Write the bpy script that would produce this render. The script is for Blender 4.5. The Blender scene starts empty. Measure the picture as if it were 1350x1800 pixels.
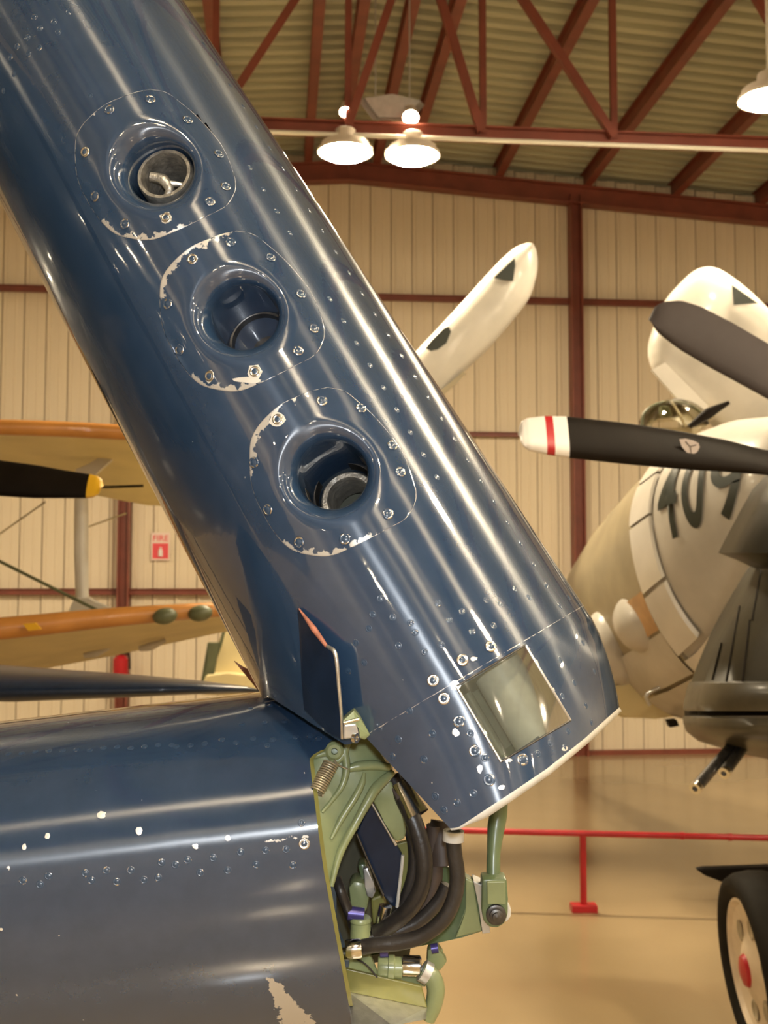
import bpy, bmesh, math, random
from mathutils import Vector, Matrix, noise as mnoise
random.seed(7)
SC = bpy.context.scene
COL = SC.collection

# ------------------------------------------------------------------ camera
F = 2000.0                                   # focal length in pixels of the 1350x1800 frame
CAM = Vector((0.0, 0.0, 2.0))
YAW, PITCH = math.radians(5.4), math.radians(4.0)
FWD = Vector((math.sin(YAW)*math.cos(PITCH), math.cos(YAW)*math.cos(PITCH), math.sin(PITCH)))
RIGHT = Vector((math.cos(YAW), -math.sin(YAW), 0.0))
UP = RIGHT.cross(FWD)
cam_data = bpy.data.cameras.new('camera')
cam_data.sensor_fit = 'VERTICAL'
cam_data.sensor_height = 36.0
cam_data.lens = 36.0*F/1800.0
cam_data.clip_start = 0.02
cam_data.clip_end = 200
cam_data.dof.use_dof = True
cam_data.dof.focus_distance = 1.36
cam_data.dof.aperture_fstop = 11.0
cam = bpy.data.objects.new('camera', cam_data)
COL.objects.link(cam)
cam.matrix_world = Matrix(((RIGHT.x, UP.x, -FWD.x, CAM.x), (RIGHT.y, UP.y, -FWD.y, CAM.y),
                           (RIGHT.z, UP.z, -FWD.z, CAM.z), (0, 0, 0, 1)))
SC.camera = cam

# ------------------------------------------------------------------ world, flash, exposure
world = bpy.data.worlds.new('hangar_air')
SC.world = world
world.use_nodes = True
world.node_tree.nodes['Background'].inputs[0].default_value = (1.0, 0.85, 0.62, 1)
world.node_tree.nodes['Background'].inputs[1].default_value = 0.15
fl = bpy.data.lights.new('camera_flash', 'POINT')
fl.energy = 46.0
fl.color = (0.88, 0.94, 1.0)
fl.shadow_soft_size = 0.022
flash = bpy.data.objects.new('camera_flash', fl)
flash.location = CAM + RIGHT*0.02 + UP*0.07 + FWD*0.01
COL.objects.link(flash)
SC.view_settings.view_transform = 'Standard'
SC.view_settings.look = 'None'
SC.view_settings.gamma = 1.0
SC.view_settings.use_curve_mapping = False
SC.view_settings.exposure = 0.0

LAMP_COLOR = (1.0, 0.83, 0.57)
LAMP_POWER = 500.0

# ------------------------------------------------------------------ helpers
def P(px, py, d):
    """a point at forward distance d, on the sight line of a pixel of the photograph"""
    return CAM + (FWD + RIGHT*((px-675.0)/F) + UP*((900.0-py)/F))*d

def on_plane(px, py, axis, value):
    r = FWD + RIGHT*((px-675.0)/F) + UP*((900.0-py)/F)
    return CAM + r*((value-CAM[axis])/r[axis])

WLOC = {}
def link(name, me, parent=None, mat=None, smooth=False, recenter=True):
    if recenter and len(me.vertices):
        lo = Vector((1e9,)*3); hi = Vector((-1e9,)*3)
        for v in me.vertices:
            for k in range(3):
                lo[k] = min(lo[k], v.co[k]); hi[k] = max(hi[k], v.co[k])
        c = (lo+hi)/2
        me.transform(Matrix.Translation(-c))
    else:
        c = Vector((0, 0, 0))
    o = bpy.data.objects.new(name, me)
    COL.objects.link(o)
    o.location = c
    WLOC[o.name] = c
    if mat is not None:
        me.materials.append(mat)
    if smooth:
        me.polygons.foreach_set('use_smooth', [True]*len(me.polygons))
    if parent is not None:
        o.parent = parent
        o.matrix_parent_inverse = Matrix.Translation(-WLOC[parent.name])
    return o

def mesh(name, verts, faces, mat, parent=None, smooth=False, attrs=None, uv=None):
    me = bpy.data.meshes.new(name)
    me.from_pydata([tuple(v) for v in verts], [], faces)
    me.update()
    if attrs:
        for k, vals in attrs.items():
            a = me.attributes.new(k, 'FLOAT', 'POINT')
            a.data.foreach_set('value', vals)
    if uv:
        ul = me.uv_layers.new(name='grain')
        for lp in me.loops: ul.data[lp.index].uv = uv[lp.vertex_index]
    return link(name, me, parent, mat, smooth)

def from_bm(name, bm, mat, parent=None, smooth=False):
    me = bpy.data.meshes.new(name)
    bmesh.ops.recalc_face_normals(bm, faces=bm.faces)
    bm.to_mesh(me); bm.free()
    return link(name, me, parent, mat, smooth)

def inst(name, me, M, parent=None):
    """a further object on shared mesh data"""
    o = bpy.data.objects.new(name, me)
    COL.objects.link(o)
    if parent is not None:
        o.parent = parent
        o.matrix_parent_inverse = Matrix.Translation(-WLOC[parent.name])
    o.matrix_basis = M
    WLOC[o.name] = M.translation.copy()
    return o

def thing(name, label, cat, loc, group=None):
    o = bpy.data.objects.new(name, None)
    COL.objects.link(o)
    o.location = loc
    o.empty_display_size = 0.1
    WLOC[o.name] = Vector(loc)
    o['label'] = label; o['category'] = cat
    if group: o['group'] = group
    return o

def tag(o, label=None, cat=None, group=None, kind=None):
    if label: o['label'] = label
    if cat: o['category'] = cat
    if group: o['group'] = group
    if kind: o['kind'] = kind
    return o

def auto_smooth(o, angle=35):
    me = o.data
    me.polygons.foreach_set('use_smooth', [True]*len(me.polygons))
    bm = bmesh.new(); bm.from_mesh(me)
    a = math.radians(angle)
    for e in bm.edges:
        e.smooth = not (len(e.link_faces) == 2 and e.calc_face_angle(0) > a)
    bm.to_mesh(me); bm.free()
    return o

def box_pts(c, ax, ay, az):
    return [c + ax*i + ay*j + az*k for k in (-1, 1) for j in (-1, 1) for i in (-1, 1)]
BOXF = [(0, 2, 3, 1), (4, 5, 7, 6), (0, 1, 5, 4), (2, 6, 7, 3), (0, 4, 6, 2), (1, 3, 7, 5)]

def box(name, lo, hi, mat, parent=None, bevel=0):
    lo, hi = Vector(lo), Vector(hi)
    c, h = (lo+hi)/2, (hi-lo)/2
    return obox(name, c, Vector((h.x, 0, 0)), Vector((0, h.y, 0)), Vector((0, 0, h.z)), mat, parent, bevel)

def obox(name, c, ax, ay, az, mat, parent=None, bevel=0):
    bm = bmesh.new()
    vs = [bm.verts.new(p) for p in box_pts(c, ax, ay, az)]
    for f in BOXF: bm.faces.new([vs[i] for i in f])
    if bevel:
        bmesh.ops.bevel(bm, geom=bm.edges[:], offset=bevel, segments=2, affect='EDGES', profile=0.5)
    return from_bm(name, bm, mat, parent)

def beam(name, a, b, w, h, mat, parent=None, upv=Vector((0, 0, 1))):
    """I-section bar from a to b"""
    a, b = Vector(a), Vector(b)
    t = (b-a).normalized()
    s = t.cross(upv)
    if s.length < 1e-3: s = t.cross(Vector((0, 1, 0)))
    s.normalize(); u = s.cross(t)
    f = min(w, h)*0.14
    prof = [(-w/2, -h/2), (w/2, -h/2), (w/2, -h/2+f), (f/2, -h/2+f), (f/2, h/2-f), (w/2, h/2-f), (w/2, h/2),
            (-w/2, h/2), (-w/2, h/2-f), (-f/2, h/2-f), (-f/2, -h/2+f), (-w/2, -h/2+f)]
    n = len(prof)
    vs = [p + s*x + u*y for p in (a, b) for x, y in prof]
    fs = [(i, (i+1) % n, n+(i+1) % n, n+i) for i in range(n)] + [tuple(reversed(range(n))), tuple(range(n, 2*n))]
    return mesh(name, vs, fs, mat, parent)

def angle_bar(name, a, b, w, mat, parent=None, side=Vector((0, 1, 0))):
    """L-section bar from a to b"""
    a, b = Vector(a), Vector(b)
    t = (b-a).normalized()
    s = (side - t*side.dot(t)).normalized(); u = s.cross(t)
    f = w*0.16
    prof = [(0, -w/2), (w, -w/2), (w, -w/2+f), (f, -w/2+f), (f, w/2), (0, w/2)]
    n = len(prof)
    vs = [p + s*(x-w/2) + u*y for p in (a, b) for x, y in prof]
    fs = [(i, (i+1) % n, n+(i+1) % n, n+i) for i in range(n)] + [tuple(reversed(range(n))), tuple(range(n, 2*n))]
    return mesh(name, vs, fs, mat, parent)

def catmull(pts, n=8):
    pts = [Vector(p) for p in pts]
    if len(pts) < 3: return pts
    q = [pts[0]*2-pts[1]] + pts + [pts[-1]*2-pts[-2]]
    out = []
    for i in range(1, len(q)-2):
        for k in range(n):
            t = k/n
            a, b, c, d = q[i-1], q[i], q[i+1], q[i+2]
            out.append(0.5*((2*b) + (c-a)*t + (2*a-5*b+4*c-d)*t*t + (3*b-a-3*c+d)*t**3))
    out.append(pts[-1])
    return out

def tube(name, pts, r, mat, parent=None, seg=14, n=8, caps=True, smooth=True, raw=False):
    pl = [Vector(p) for p in pts] if raw else catmull(pts, n)
    m = len(pl)
    if callable(r): rr = [r(i/(m-1)) for i in range(m)]
    elif isinstance(r, (list, tuple)):
        rr = []
        for i in range(m):
            t = i/(m-1)*(len(r)-1); k = min(int(t), len(r)-2)
            rr.append(r[k]+(r[k+1]-r[k])*(t-k))
    else: rr = [r]*m
    vs, fs = [], []
    ref = None
    for i in range(m):
        t = (pl[min(i+1, m-1)]-pl[max(i-1, 0)]).normalized()
        if ref is None:
            ref = t.cross(Vector((0.31, 0.2, 0.93)))
            if ref.length < 1e-3: ref = t.cross(Vector((1, 0, 0)))
        ref = (ref - t*ref.dot(t)).normalized()
        bi = t.cross(ref)
        for j in range(seg):
            a = 2*math.pi*j/seg
            vs.append(pl[i] + (ref*math.cos(a) + bi*math.sin(a))*rr[i])
    for i in range(m-1):
        for j in range(seg):
            a, b = i*seg+j, i*seg+(j+1) % seg
            fs.append((a, b, b+seg, a+seg))
    if caps:
        fs.append(tuple(reversed(range(seg)))); fs.append(tuple(range((m-1)*seg, m*seg)))
    o = mesh(name, vs, fs, mat, parent)
    return auto_smooth(o, 50) if smooth else o

def lathe(name, c, axis, prof, mat, parent=None, seg=32, close=False, sharp=35):
    """prof: list of (t along axis, radius)"""
    axis = Vector(axis).normalized()
    e1 = axis.cross(Vector((0, 0, 1)))
    if e1.length < 1e-3: e1 = axis.cross(Vector((0, 1, 0)))
    e1.normalize(); e2 = axis.cross(e1)
    vs, fs = [], []
    m = len(prof)
    for t, r in prof:
        for j in range(seg):
            a = 2*math.pi*j/seg
            vs.append(c + axis*t + (e1*math.cos(a)+e2*math.sin(a))*max(r, 1e-5))
    for i in range(m-1 + (1 if close else 0)):
        for j in range(seg):
            a, b = i*seg+j, i*seg+(j+1) % seg
            i2 = (i+1) % m
            fs.append((a, b, i2*seg+(j+1) % seg, i2*seg+j))
    o = mesh(name, vs, fs, mat, parent)
    return auto_smooth(o, sharp)

def prism(name, poly, d, th, mat, parent=None, bevel=0.0, away=None, seg=2, smooth=False):
    """solid plate: outline given as (px, py[, depth]) seen from the camera, th metres thick"""
    away = away or FWD
    bm = bmesh.new()
    fr = [P(p[0], p[1], p[2] if len(p) > 2 else d) for p in poly]
    a = [bm.verts.new(p) for p in fr]
    b = [bm.verts.new(p + away*th) for p in fr]
    n = len(poly)
    f0 = bm.faces.new(a); f1 = bm.faces.new(list(reversed(b)))
    for i in range(n):
        bm.faces.new((a[i], b[i], b[(i+1) % n], a[(i+1) % n]))
    if bevel:
        bmesh.ops.bevel(bm, geom=[e for e in bm.edges], offset=bevel, segments=seg, affect='EDGES', profile=0.5, clamp_overlap=True)
    bmesh.ops.triangulate(bm, faces=[f for f in bm.faces if len(f.verts) > 4])
    o = from_bm(name, bm, mat, parent)
    return auto_smooth(o, 40) if smooth else o

def lerp(a, b, t): return a+(b-a)*t
def piecewise(pts, x):
    if x <= pts[0][0]: return pts[0][1]
    for (x0, y0), (x1, y1) in zip(pts, pts[1:]):
        if x <= x1: return lerp(y0, y1, (x-x0)/(x1-x0))
    return pts[-1][1]
def sstep(a, b, x):
    t = max(0.0, min(1.0, (x-a)/(b-a))); return t*t*(3-2*t)

# ------------------------------------------------------------------ materials
def pmat(name, color, rough=0.5, metal=0.0, coat=0.0, vary=0.0, scale=6.0, bump=0.0, bscale=40.0, spec=0.5, emit=None, stretch=None, coat_rough=0.05, rvary=0.0):
    m = bpy.data.materials.new(name); m.use_nodes = True
    nt = m.node_tree; N = nt.nodes; L = nt.links
    b = N['Principled BSDF']
    b.inputs['Base Color'].default_value = (*color, 1)
    b.inputs['Roughness'].default_value = rough
    b.inputs['Metallic'].default_value = metal
    b.inputs['Coat Weight'].default_value = coat
    b.inputs['Coat Roughness'].default_value = coat_rough
    b.inputs['Specular IOR Level'].default_value = spec
    if emit:
        b.inputs['Emission Color'].default_value = (*emit[0], 1)
        b.inputs['Emission Strength'].default_value = emit[1]
    if vary or bump or rvary:
        tc = N.new('ShaderNodeTexCoord')
        mp = N.new('ShaderNodeMapping')
        L.new(tc.outputs['Object'], mp.inputs[0])
        if stretch: mp.inputs['Scale'].default_value = stretch
    if vary or rvary:
        nz = N.new('ShaderNodeTexNoise'); nz.inputs['Scale'].default_value = scale; nz.inputs['Detail'].default_value = 6
        L.new(mp.outputs[0], nz.inputs['Vector'])
    if vary:
        rp = N.new('ShaderNodeValToRGB')
        rp.color_ramp.elements[0].position = 0.3; rp.color_ramp.elements[1].position = 0.7
        rp.color_ramp.elements[0].color = (*[c*(1-vary) for c in color], 1)
        rp.color_ramp.elements[1].color = (*[min(1, c*(1+vary)) for c in color], 1)
        L.new(nz.outputs[0], rp.inputs[0]); L.new(rp.outputs[0], b.inputs['Base Color'])
    if rvary:
        mr = N.new('ShaderNodeMapRange')
        mr.inputs['To Min'].default_value = max(0.02, rough-rvary); mr.inputs['To Max'].default_value = rough+rvary
        L.new(nz.outputs[0], mr.inputs[0]); L.new(mr.outputs[0], b.inputs['Roughness'])
    if bump:
        nb = N.new('ShaderNodeTexNoise'); nb.inputs['Scale'].default_value = bscale; nb.inputs['Detail'].default_value = 3
        L.new(mp.outputs[0], nb.inputs['Vector'])
        bp = N.new('ShaderNodeBump'); bp.inputs['Strength'].default_value = bump; bp.inputs['Distance'].default_value = 0.01
        L.new(nb.outputs[0], bp.inputs['Height']); L.new(bp.outputs[0], b.inputs['Normal'])
        L.new(bp.outputs[0], b.inputs['Coat Normal'])
    return m

def navy_paint(name, chips=False, grain=False):
    """glossy dark sea blue paint, wavy skin under it, scuffs, and paint worn to bare aluminium where the wear attribute says"""
    m = pmat(name, (0.030, 0.060, 0.128), rough=0.27, coat=1.0, coat_rough=0.03, spec=0.5)
    m.node_tree.nodes['Principled BSDF'].inputs['Coat IOR'].default_value = 1.8
    nt = m.node_tree; N = nt.nodes; L = nt.links; b = N['Principled BSDF']
    tc = N.new('ShaderNodeTexCoord')
    big = N.new('ShaderNodeTexNoise'); big.inputs['Scale'].default_value = 7.0; big.inputs['Detail'].default_value = 1.5
    L.new(tc.outputs['Object'], big.inputs['Vector'])
    bp = N.new('ShaderNodeBump'); bp.inputs['Strength'].default_value = 0.10; bp.inputs['Distance'].default_value = 0.012
    L.new(big.outputs[0], bp.inputs['Height'])
    fine = N.new('ShaderNodeTexNoise'); fine.inputs['Scale'].default_value = 120.0; fine.inputs['Detail'].default_value = 4
    L.new(tc.outputs['Object'], fine.inputs['Vector'])
    bp2 = N.new('ShaderNodeBump'); bp2.inputs['Strength'].default_value = 0.035; bp2.inputs['Distance'].default_value = 0.001
    L.new(fine.outputs[0], bp2.inputs['Height']); L.new(bp.outputs[0], bp2.inputs['Normal'])
    L.new(bp2.outputs[0], b.inputs['Normal']); L.new(bp2.outputs[0], b.inputs['Coat Normal'])
    if grain:                                # polishing marks run around the section, so glints draw out along the span
        tg = N.new('ShaderNodeTangent'); tg.direction_type = 'UV_MAP'; tg.uv_map = 'grain'
        L.new(tg.outputs[0], b.inputs['Tangent'])
        b.inputs['Anisotropic'].default_value = 0.97
        b.inputs['Specular IOR Level'].default_value = 0.44
    # faint dusty mottling of the paint
    mo = N.new('ShaderNodeTexNoise'); mo.inputs['Scale'].default_value = 22.0; mo.inputs['Detail'].default_value = 8; mo.inputs['Roughness'].default_value = 0.65
    L.new(tc.outputs['Object'], mo.inputs['Vector'])
    rp = N.new('ShaderNodeValToRGB')
    rp.color_ramp.elements[0].position = 0.35; rp.color_ramp.elements[1].position = 0.75
    rp.color_ramp.elements[0].color = (0.017, 0.040, 0.083, 1); rp.color_ramp.elements[1].color = (0.026, 0.052, 0.103, 1)
    L.new(mo.outputs[0], rp.inputs[0])
    col = rp.outputs[0]
    # tiny specks where paint is missing
    vo = N.new('ShaderNodeTexNoise'); vo.inputs['Scale'].default_value = 95.0; vo.inputs['Detail'].default_value = 2
    L.new(tc.outputs['Object'], vo.inputs['Vector'])
    sp = N.new('ShaderNodeMapRange'); sp.inputs['From Min'].default_value = 0.80; sp.inputs['From Max'].default_value = 0.82
    L.new(vo.outputs[0], sp.inputs[0])
    wear_pale = sp.outputs[0]
    if chips:
        at = N.new('ShaderNodeAttribute'); at.attribute_name = 'wear_pale'
        cn = N.new('ShaderNodeTexNoise'); cn.inputs['Scale'].default_value = 130.0; cn.inputs['Detail'].default_value = 3
        L.new(tc.outputs['Object'], cn.inputs['Vector'])
        ad = N.new('ShaderNodeMath'); ad.operation = 'ADD'
        L.new(at.outputs['Fac'], ad.inputs[0]); L.new(cn.outputs[0], ad.inputs[1])
        th = N.new('ShaderNodeMapRange'); th.inputs['From Min'].default_value = 1.0; th.inputs['From Max'].default_value = 1.06
        L.new(ad.outputs[0], th.inputs[0])
        mx = N.new('ShaderNodeMath'); mx.operation = 'MAXIMUM'
        L.new(th.outputs[0], mx.inputs[0]); L.new(wear_pale, mx.inputs[1])
        wear_pale = mx.outputs[0]
    mix = N.new('ShaderNodeMix'); mix.data_type = 'RGBA'
    L.new(wear_pale, mix.inputs['Factor']); L.new(col, mix.inputs['A'])
    mix.inputs['B'].default_value = (0.62, 0.60, 0.57, 1)
    L.new(mix.outputs['Result'], b.inputs['Base Color'])
    mt = N.new('ShaderNodeMath'); mt.operation = 'MULTIPLY'; mt.inputs[1].default_value = 0.55
    L.new(wear_pale, mt.inputs[0]); L.new(mt.outputs[0], b.inputs['Metallic'])
    ct = N.new('ShaderNodeMath'); ct.operation = 'SUBTRACT'; ct.inputs[0].default_value = 1.0
    L.new(wear_pale, ct.inputs[1]); L.new(ct.outputs[0], b.inputs['Coat Weight'])
    ro = N.new('ShaderNodeMapRange'); ro.inputs['To Min'].default_value = 0.27; ro.inputs['To Max'].default_value = 0.42
    L.new(wear_pale, ro.inputs[0]); L.new(ro.outputs[0], b.inputs['Roughness'])
    return m

M = {}
M['navy'] = navy_paint('navy_paint')
M['navy_worn'] = navy_paint('navy_paint_worn', chips=True, grain=True)
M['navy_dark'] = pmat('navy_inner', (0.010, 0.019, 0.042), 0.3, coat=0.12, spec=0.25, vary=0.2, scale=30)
M['aluminium'] = pmat('bare_aluminium', (0.66, 0.64, 0.60), 0.34, metal=0.9, vary=0.15, scale=60, bump=0.05, bscale=300)
M['chrome'] = pmat('polished_steel', (0.80, 0.79, 0.76), 0.16, metal=1.0)
M['steel_dark'] = pmat('gun_steel', (0.10, 0.095, 0.09), 0.38, metal=0.8, vary=0.3, scale=60)
M['barrel'] = pmat('worn_barrel', (0.40, 0.38, 0.34), 0.42, metal=0.8, vary=0.35, scale=90, bump=0.2, bscale=200)
M['green'] = pmat('zinc_green', (0.22, 0.255, 0.125), 0.38, vary=0.16, scale=18, coat=0.25, bump=0.05, bscale=60, coat_rough=0.2)
M['green_d'] = pmat('zinc_green_dark', (0.115, 0.155, 0.075), 0.36, vary=0.2, scale=18, coat=0.3, coat_rough=0.2)
M['olive'] = pmat('zinc_yellow_olive', (0.21, 0.20, 0.055), 0.42, vary=0.2, scale=20, coat=0.2, coat_rough=0.2)
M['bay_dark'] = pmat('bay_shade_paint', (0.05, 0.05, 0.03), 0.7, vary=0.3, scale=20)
M['rubber'] = pmat('black_rubber_hose', (0.028, 0.024, 0.022), 0.38, vary=0.2, scale=40, bump=0.08, bscale=220)
M['rubber_brown'] = pmat('brown_rubber', (0.055, 0.038, 0.03), 0.5, vary=0.2, scale=40)
M['white_plastic'] = pmat('white_seal', (0.55, 0.53, 0.48), 0.45, vary=0.1, scale=50)
M['spring'] = pmat('spring_wire', (0.46, 0.40, 0.28), 0.35, metal=0.6)
M['red_edge'] = pmat('red_primer_edge', (0.42, 0.16, 0.10), 0.5, vary=0.3, scale=80)
M['blue_cap'] = pmat('anodised_blue', (0.06, 0.05, 0.20), 0.35, metal=0.4)

# ------------------------------------------------------------------ the hangar
DW = 13.9                                    # distance of the gable wall
X0, X1, Y0 = -12.5, 15.0, -17.0
RIDGE = on_plane(612, 268, 1, DW)
_r = on_plane(1350, 346, 1, DW)
SLOPE = (RIDGE.z-_r.z)/(_r.x-RIDGE.x)
def roof_z(x): return RIDGE.z - SLOPE*abs(x-RIDGE.x)

M['wall'] = pmat('cream_metal_cladding', (0.72, 0.615, 0.46), 0.55, vary=0.06, scale=1.6, spec=0.3)
M['rust'] = pmat('red_oxide_steel', (0.20, 0.05, 0.03), 0.45, vary=0.18, scale=4)
M['deck'] = pmat('galvanised_roof_deck', (0.50, 0.50, 0.37), 0.45, metal=0.1, vary=0.15, scale=1.5, stretch=(0.3, 2, 1))
M['floor'] = pmat('sealed_tan_floor', (0.315, 0.232, 0.128), 0.17, vary=0.16, scale=0.35, spec=0.5, rvary=0.06, bump=0.02, bscale=2.5)
M['galv'] = pmat('galvanised_sheet', (0.55, 0.54, 0.52), 0.35, metal=0.6, vary=0.1, scale=20)
M['lamp_shell'] = pmat('lamp_housing_enamel', (0.60, 0.52, 0.42), 0.35, vary=0.05, scale=10)
M['lamp_glow'] = pmat('lamp_light', (0.9, 0.85, 0.7), 0.5, emit=(LAMP_COLOR, LAMP_POWER))
M['conduit'] = pmat('white_conduit', (0.70, 0.66, 0.55), 0.4)

fl_o = mesh('floor', [(X0, Y0, 0), (X1, Y0, 0), (X1, DW+0.05, 0), (X0, DW+0.05, 0), (X0, Y0, -0.2), (X1, Y0, -0.2), (X1, DW+0.05, -0.2), (X0, DW+0.05, -0.2)],
            [(0, 1, 2, 3), (7, 6, 5, 4), (0, 4, 5, 1), (1, 5, 6, 2), (2, 6, 7, 3), (3, 7, 4, 0)], M['floor'])
tag(fl_o, 'glossy tan sealed hangar floor', kind='structure')

def gable(name, y, th, mat=None):
    pts = [(X0, 0), (X1, 0), (X1, roof_z(X1)), (RIDGE.x, RIDGE.z), (X0, roof_z(X0))]
    n = len(pts)
    vs = [(x, yy, z) for yy in (y, y+th) for x, z in pts]
    fs = [tuple(range(n)), tuple(reversed(range(n, 2*n)))] + [(i, n+i, n+(i+1) % n, (i+1) % n) for i in range(n)]
    return mesh(name, vs, fs, mat or M['wall'])
wall_back = tag(gable('wall_back', DW+0.035, 0.1, pmat('wall_seam_shade', (0.20, 0.13, 0.06), 0.8)), 'cream ribbed metal gable wall of the hangar', kind='structure')
wall_front = tag(gable('wall_front', Y0-0.1, 0.1), 'cream metal hangar wall behind the viewer', kind='structure')
for nm, xx in (('wall_left', X0-0.1), ('wall_right', X1)):
    w = box(nm, (xx, Y0, 0), (xx+0.1, DW, roof_z(X0 if xx < 0 else X1)), M['wall'])
    tag(w, 'cream metal side wall of the hangar', kind='structure')

# cladding strips of the gable wall, each with its rib
PITCHW = 0.262
rp = [(0, 0), (0.012, -0.014), (0.045, -0.014), (0.057, 0), (0.150, 0), (0.155, -0.006), (0.168, -0.006), (0.173, 0), (PITCHW-0.007, 0)]
vs = [(x, y, z) for z in (0, 1) for x, y in rp]
n = len(rp)
me_strip = bpy.data.meshes.new('wall_panel')
me_strip.from_pydata(vs, [], [(i, i+1, n+i+1, n+i) for i in range(n-1)])
me_strip.materials.append(M['wall'])
x = X0+0.02
while x < X1-PITCHW:
    z = roof_z(x+PITCHW/2)-0.02
    inst('wall_panel', me_strip, Matrix.Translation((x, DW, 0.0)) @ Matrix.Diagonal((1, 1, z, 1)), wall_back)
    x += PITCHW

# roof deck, ribs run down the slope
ceil_v, ceil_f = [], []
prof = []
y = Y0
while y < DW+0.1:
    prof += [(y, 0), (y+0.085, 0), (y+0.10, 0.065), (y+0.185, 0.065)]
    y += 0.2
xs = [X0, RIDGE.x, X1]
for xx in xs:
    for yy, dz in prof: ceil_v.append((xx, yy, roof_z(xx)+dz+0.02))
m = len(prof)
for k in range(2):
    for i in range(m-1):
        ceil_f.append((k*m+i, k*m+i+1, (k+1)*m+i+1, (k+1)*m+i))
ceiling = tag(mesh('ceiling', ceil_v, ceil_f, M['deck']), 'ribbed galvanised metal roof deck', kind='structure')
for pxx in (-330, -180, -35, 110, 255, 400, 541, 598, 660, 716, 872, 1025, 1178, 1325, 1470, 1620):
    xx = on_plane(pxx, 290, 1, DW).x
    zz = roof_z(xx)-0.085
    beam('purlin', (xx, Y0, zz), (xx, DW-0.02, zz), 0.10, 0.20, M['rust'], ceiling)

# rake beam, columns, girts, base channel on the gable wall
def rz(x): return roof_z(x)-0.30
beam('rake_beam', (X0, DW-0.13, rz(X0)), (RIDGE.x, DW-0.13, rz(RIDGE.x)), 0.16, 0.24, M['rust'], wall_back)
beam('rake_beam', (RIDGE.x, DW-0.13, rz(RIDGE.x)), (X1, DW-0.13, rz(X1)), 0.16, 0.24, M['rust'], wall_back)
for pxx, ww in ((1014, 0.15), (219, 0.14), (-620, 0.15)):
    xx = on_plane(pxx, 1040, 1, DW).x
    beam('column', (xx, DW-0.11, 0), (xx, DW-0.11, rz(xx)), 0.19, ww, M['rust'], wall_back, upv=Vector((1, 0, 0)))
for pxx, pyy, hh in ((1000, 533, 0.075), (860, 765, 0.055), (120, 1040, 0.075)):
    zz = on_plane(pxx, pyy, 1, DW).z
    beam('girt', (X0, DW-0.07, zz), (X1, DW-0.07, zz), 0.07, hh, M['rust'], wall_back)
box('base_channel', (X0, DW-0.10, 0.0), (X1, DW-0.03, 0.055), M['rust'], wall_back)

# roof truss
YT = 8.4
truss = tag(bpy.data.objects.new('roof_truss', None), 'red oxide steel roof truss with angle web members', kind='structure')
COL.objects.link(truss)
zc = on_plane(850, 236, 1, YT).z
truss.location = (0.9, YT, zc); WLOC[truss.name] = Vector((0.9, YT, zc))
beam('bottom_chord', (X0, YT, zc), (X1, YT, zc), 0.10, 0.10, M['rust'], truss)
beam('top_chord', (X0, YT, roof_z(X0)-0.26), (RIDGE.x, YT, roof_z(RIDGE.x)-0.26), 0.10, 0.12, M['rust'], truss)
beam('top_chord', (RIDGE.x, YT, roof_z(RIDGE.x)-0.26), (X1, YT, roof_z(X1)-0.26), 0.10, 0.12, M['rust'], truss)
tube('conduit', [(X0, YT-0.06, zc-0.07), (X1, YT-0.06, zc-0.07)], 0.018, M['conduit'], truss, seg=8)
for q in (-850, -420, -20, 378, 612, 849, 1079, 1480, 1880):
    xx = on_plane(q, 232, 1, YT).x
    angle_bar('web_post', (xx, YT, zc), (xx, YT, roof_z(xx)-0.26), 0.05, M['rust'], truss)
for (xa, ya), (xb, yb) in (((-850, 205), (-700, 0)), ((-420, 205), (-270, 0)), ((-20, 210), (120, 0)), ((378, 218), (520, 0)), ((612, 222), (688, 0)), ((846, 232), (775, 0)), ((1079, 240), (920, 0)), ((1480, 255), (1332, 0)), ((1880, 270), (1730, 0))):
    pa, pb = on_plane(xa, ya, 1, YT-0.04), on_plane(xb, yb, 1, YT-0.04)
    dirv = pb-pa
    k = (roof_z(pa.x)-0.26-pa.z)/(dirv.z+SLOPE*abs(dirv.x)*0.5)
    angle_bar('web_diagonal', pa, pa+dirv*k, 0.062, M['rust'], truss)

# ------------------------------------------------------------------ lamps
def lamp(c, r, label, group=None, hang=None):
    t = thing('high_bay_lamp', label, 'lamp', c, group)
    lathe('housing', c, (0, 0, 1), [(0.0, r*1.04), (0.0, r), (0.02, r*0.99), (0.06, r*0.93), (0.075, r*0.6), (0.09, r*0.42), (0.16, r*0.40), (0.17, r*0.36), (0.17, 0.0)], M['lamp_shell'], t, seg=28)
    lathe('rim', c, (0, 0, 1), [(-0.012, r*1.0), (-0.012, r*1.07), (0.012, r*1.07), (0.012, r*1.0)], M['lamp_shell'], t, seg=28, close=True)
    lathe('lens', c, (0, 0, 1), [(0.012, r*0.985), (0.0, r*0.98), (-0.035, r*0.80), (-0.06, r*0.45), (-0.07, 0.0)], M['lamp_glow'], t, seg=28)
    top = hang if hang is not None else roof_z(c.x)-0.02
    tube('rod', [c+Vector((0, 0, 0.16)), Vector((c.x, c.y, max(top, c.z+0.165)))], 0.012, M['conduit'], t, seg=8)
    return t
lamp(on_plane(607, 266, 1, YT-0.02), 0.195, 'round high-bay lamp under the truss chord, the one nearer the blue wing', hang=zc-0.03)
lamp(on_plane(725, 272, 1, YT-0.02), 0.195, 'round high-bay lamp under the truss chord, the one farther from the blue wing', hang=zc-0.03)
RZ = on_plane(607, 266, 1, YT).z
lamp(P(1352, 172, 7.6), 0.19, 'bright high-bay lamp cut by the photo edge at the upper right')
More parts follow.
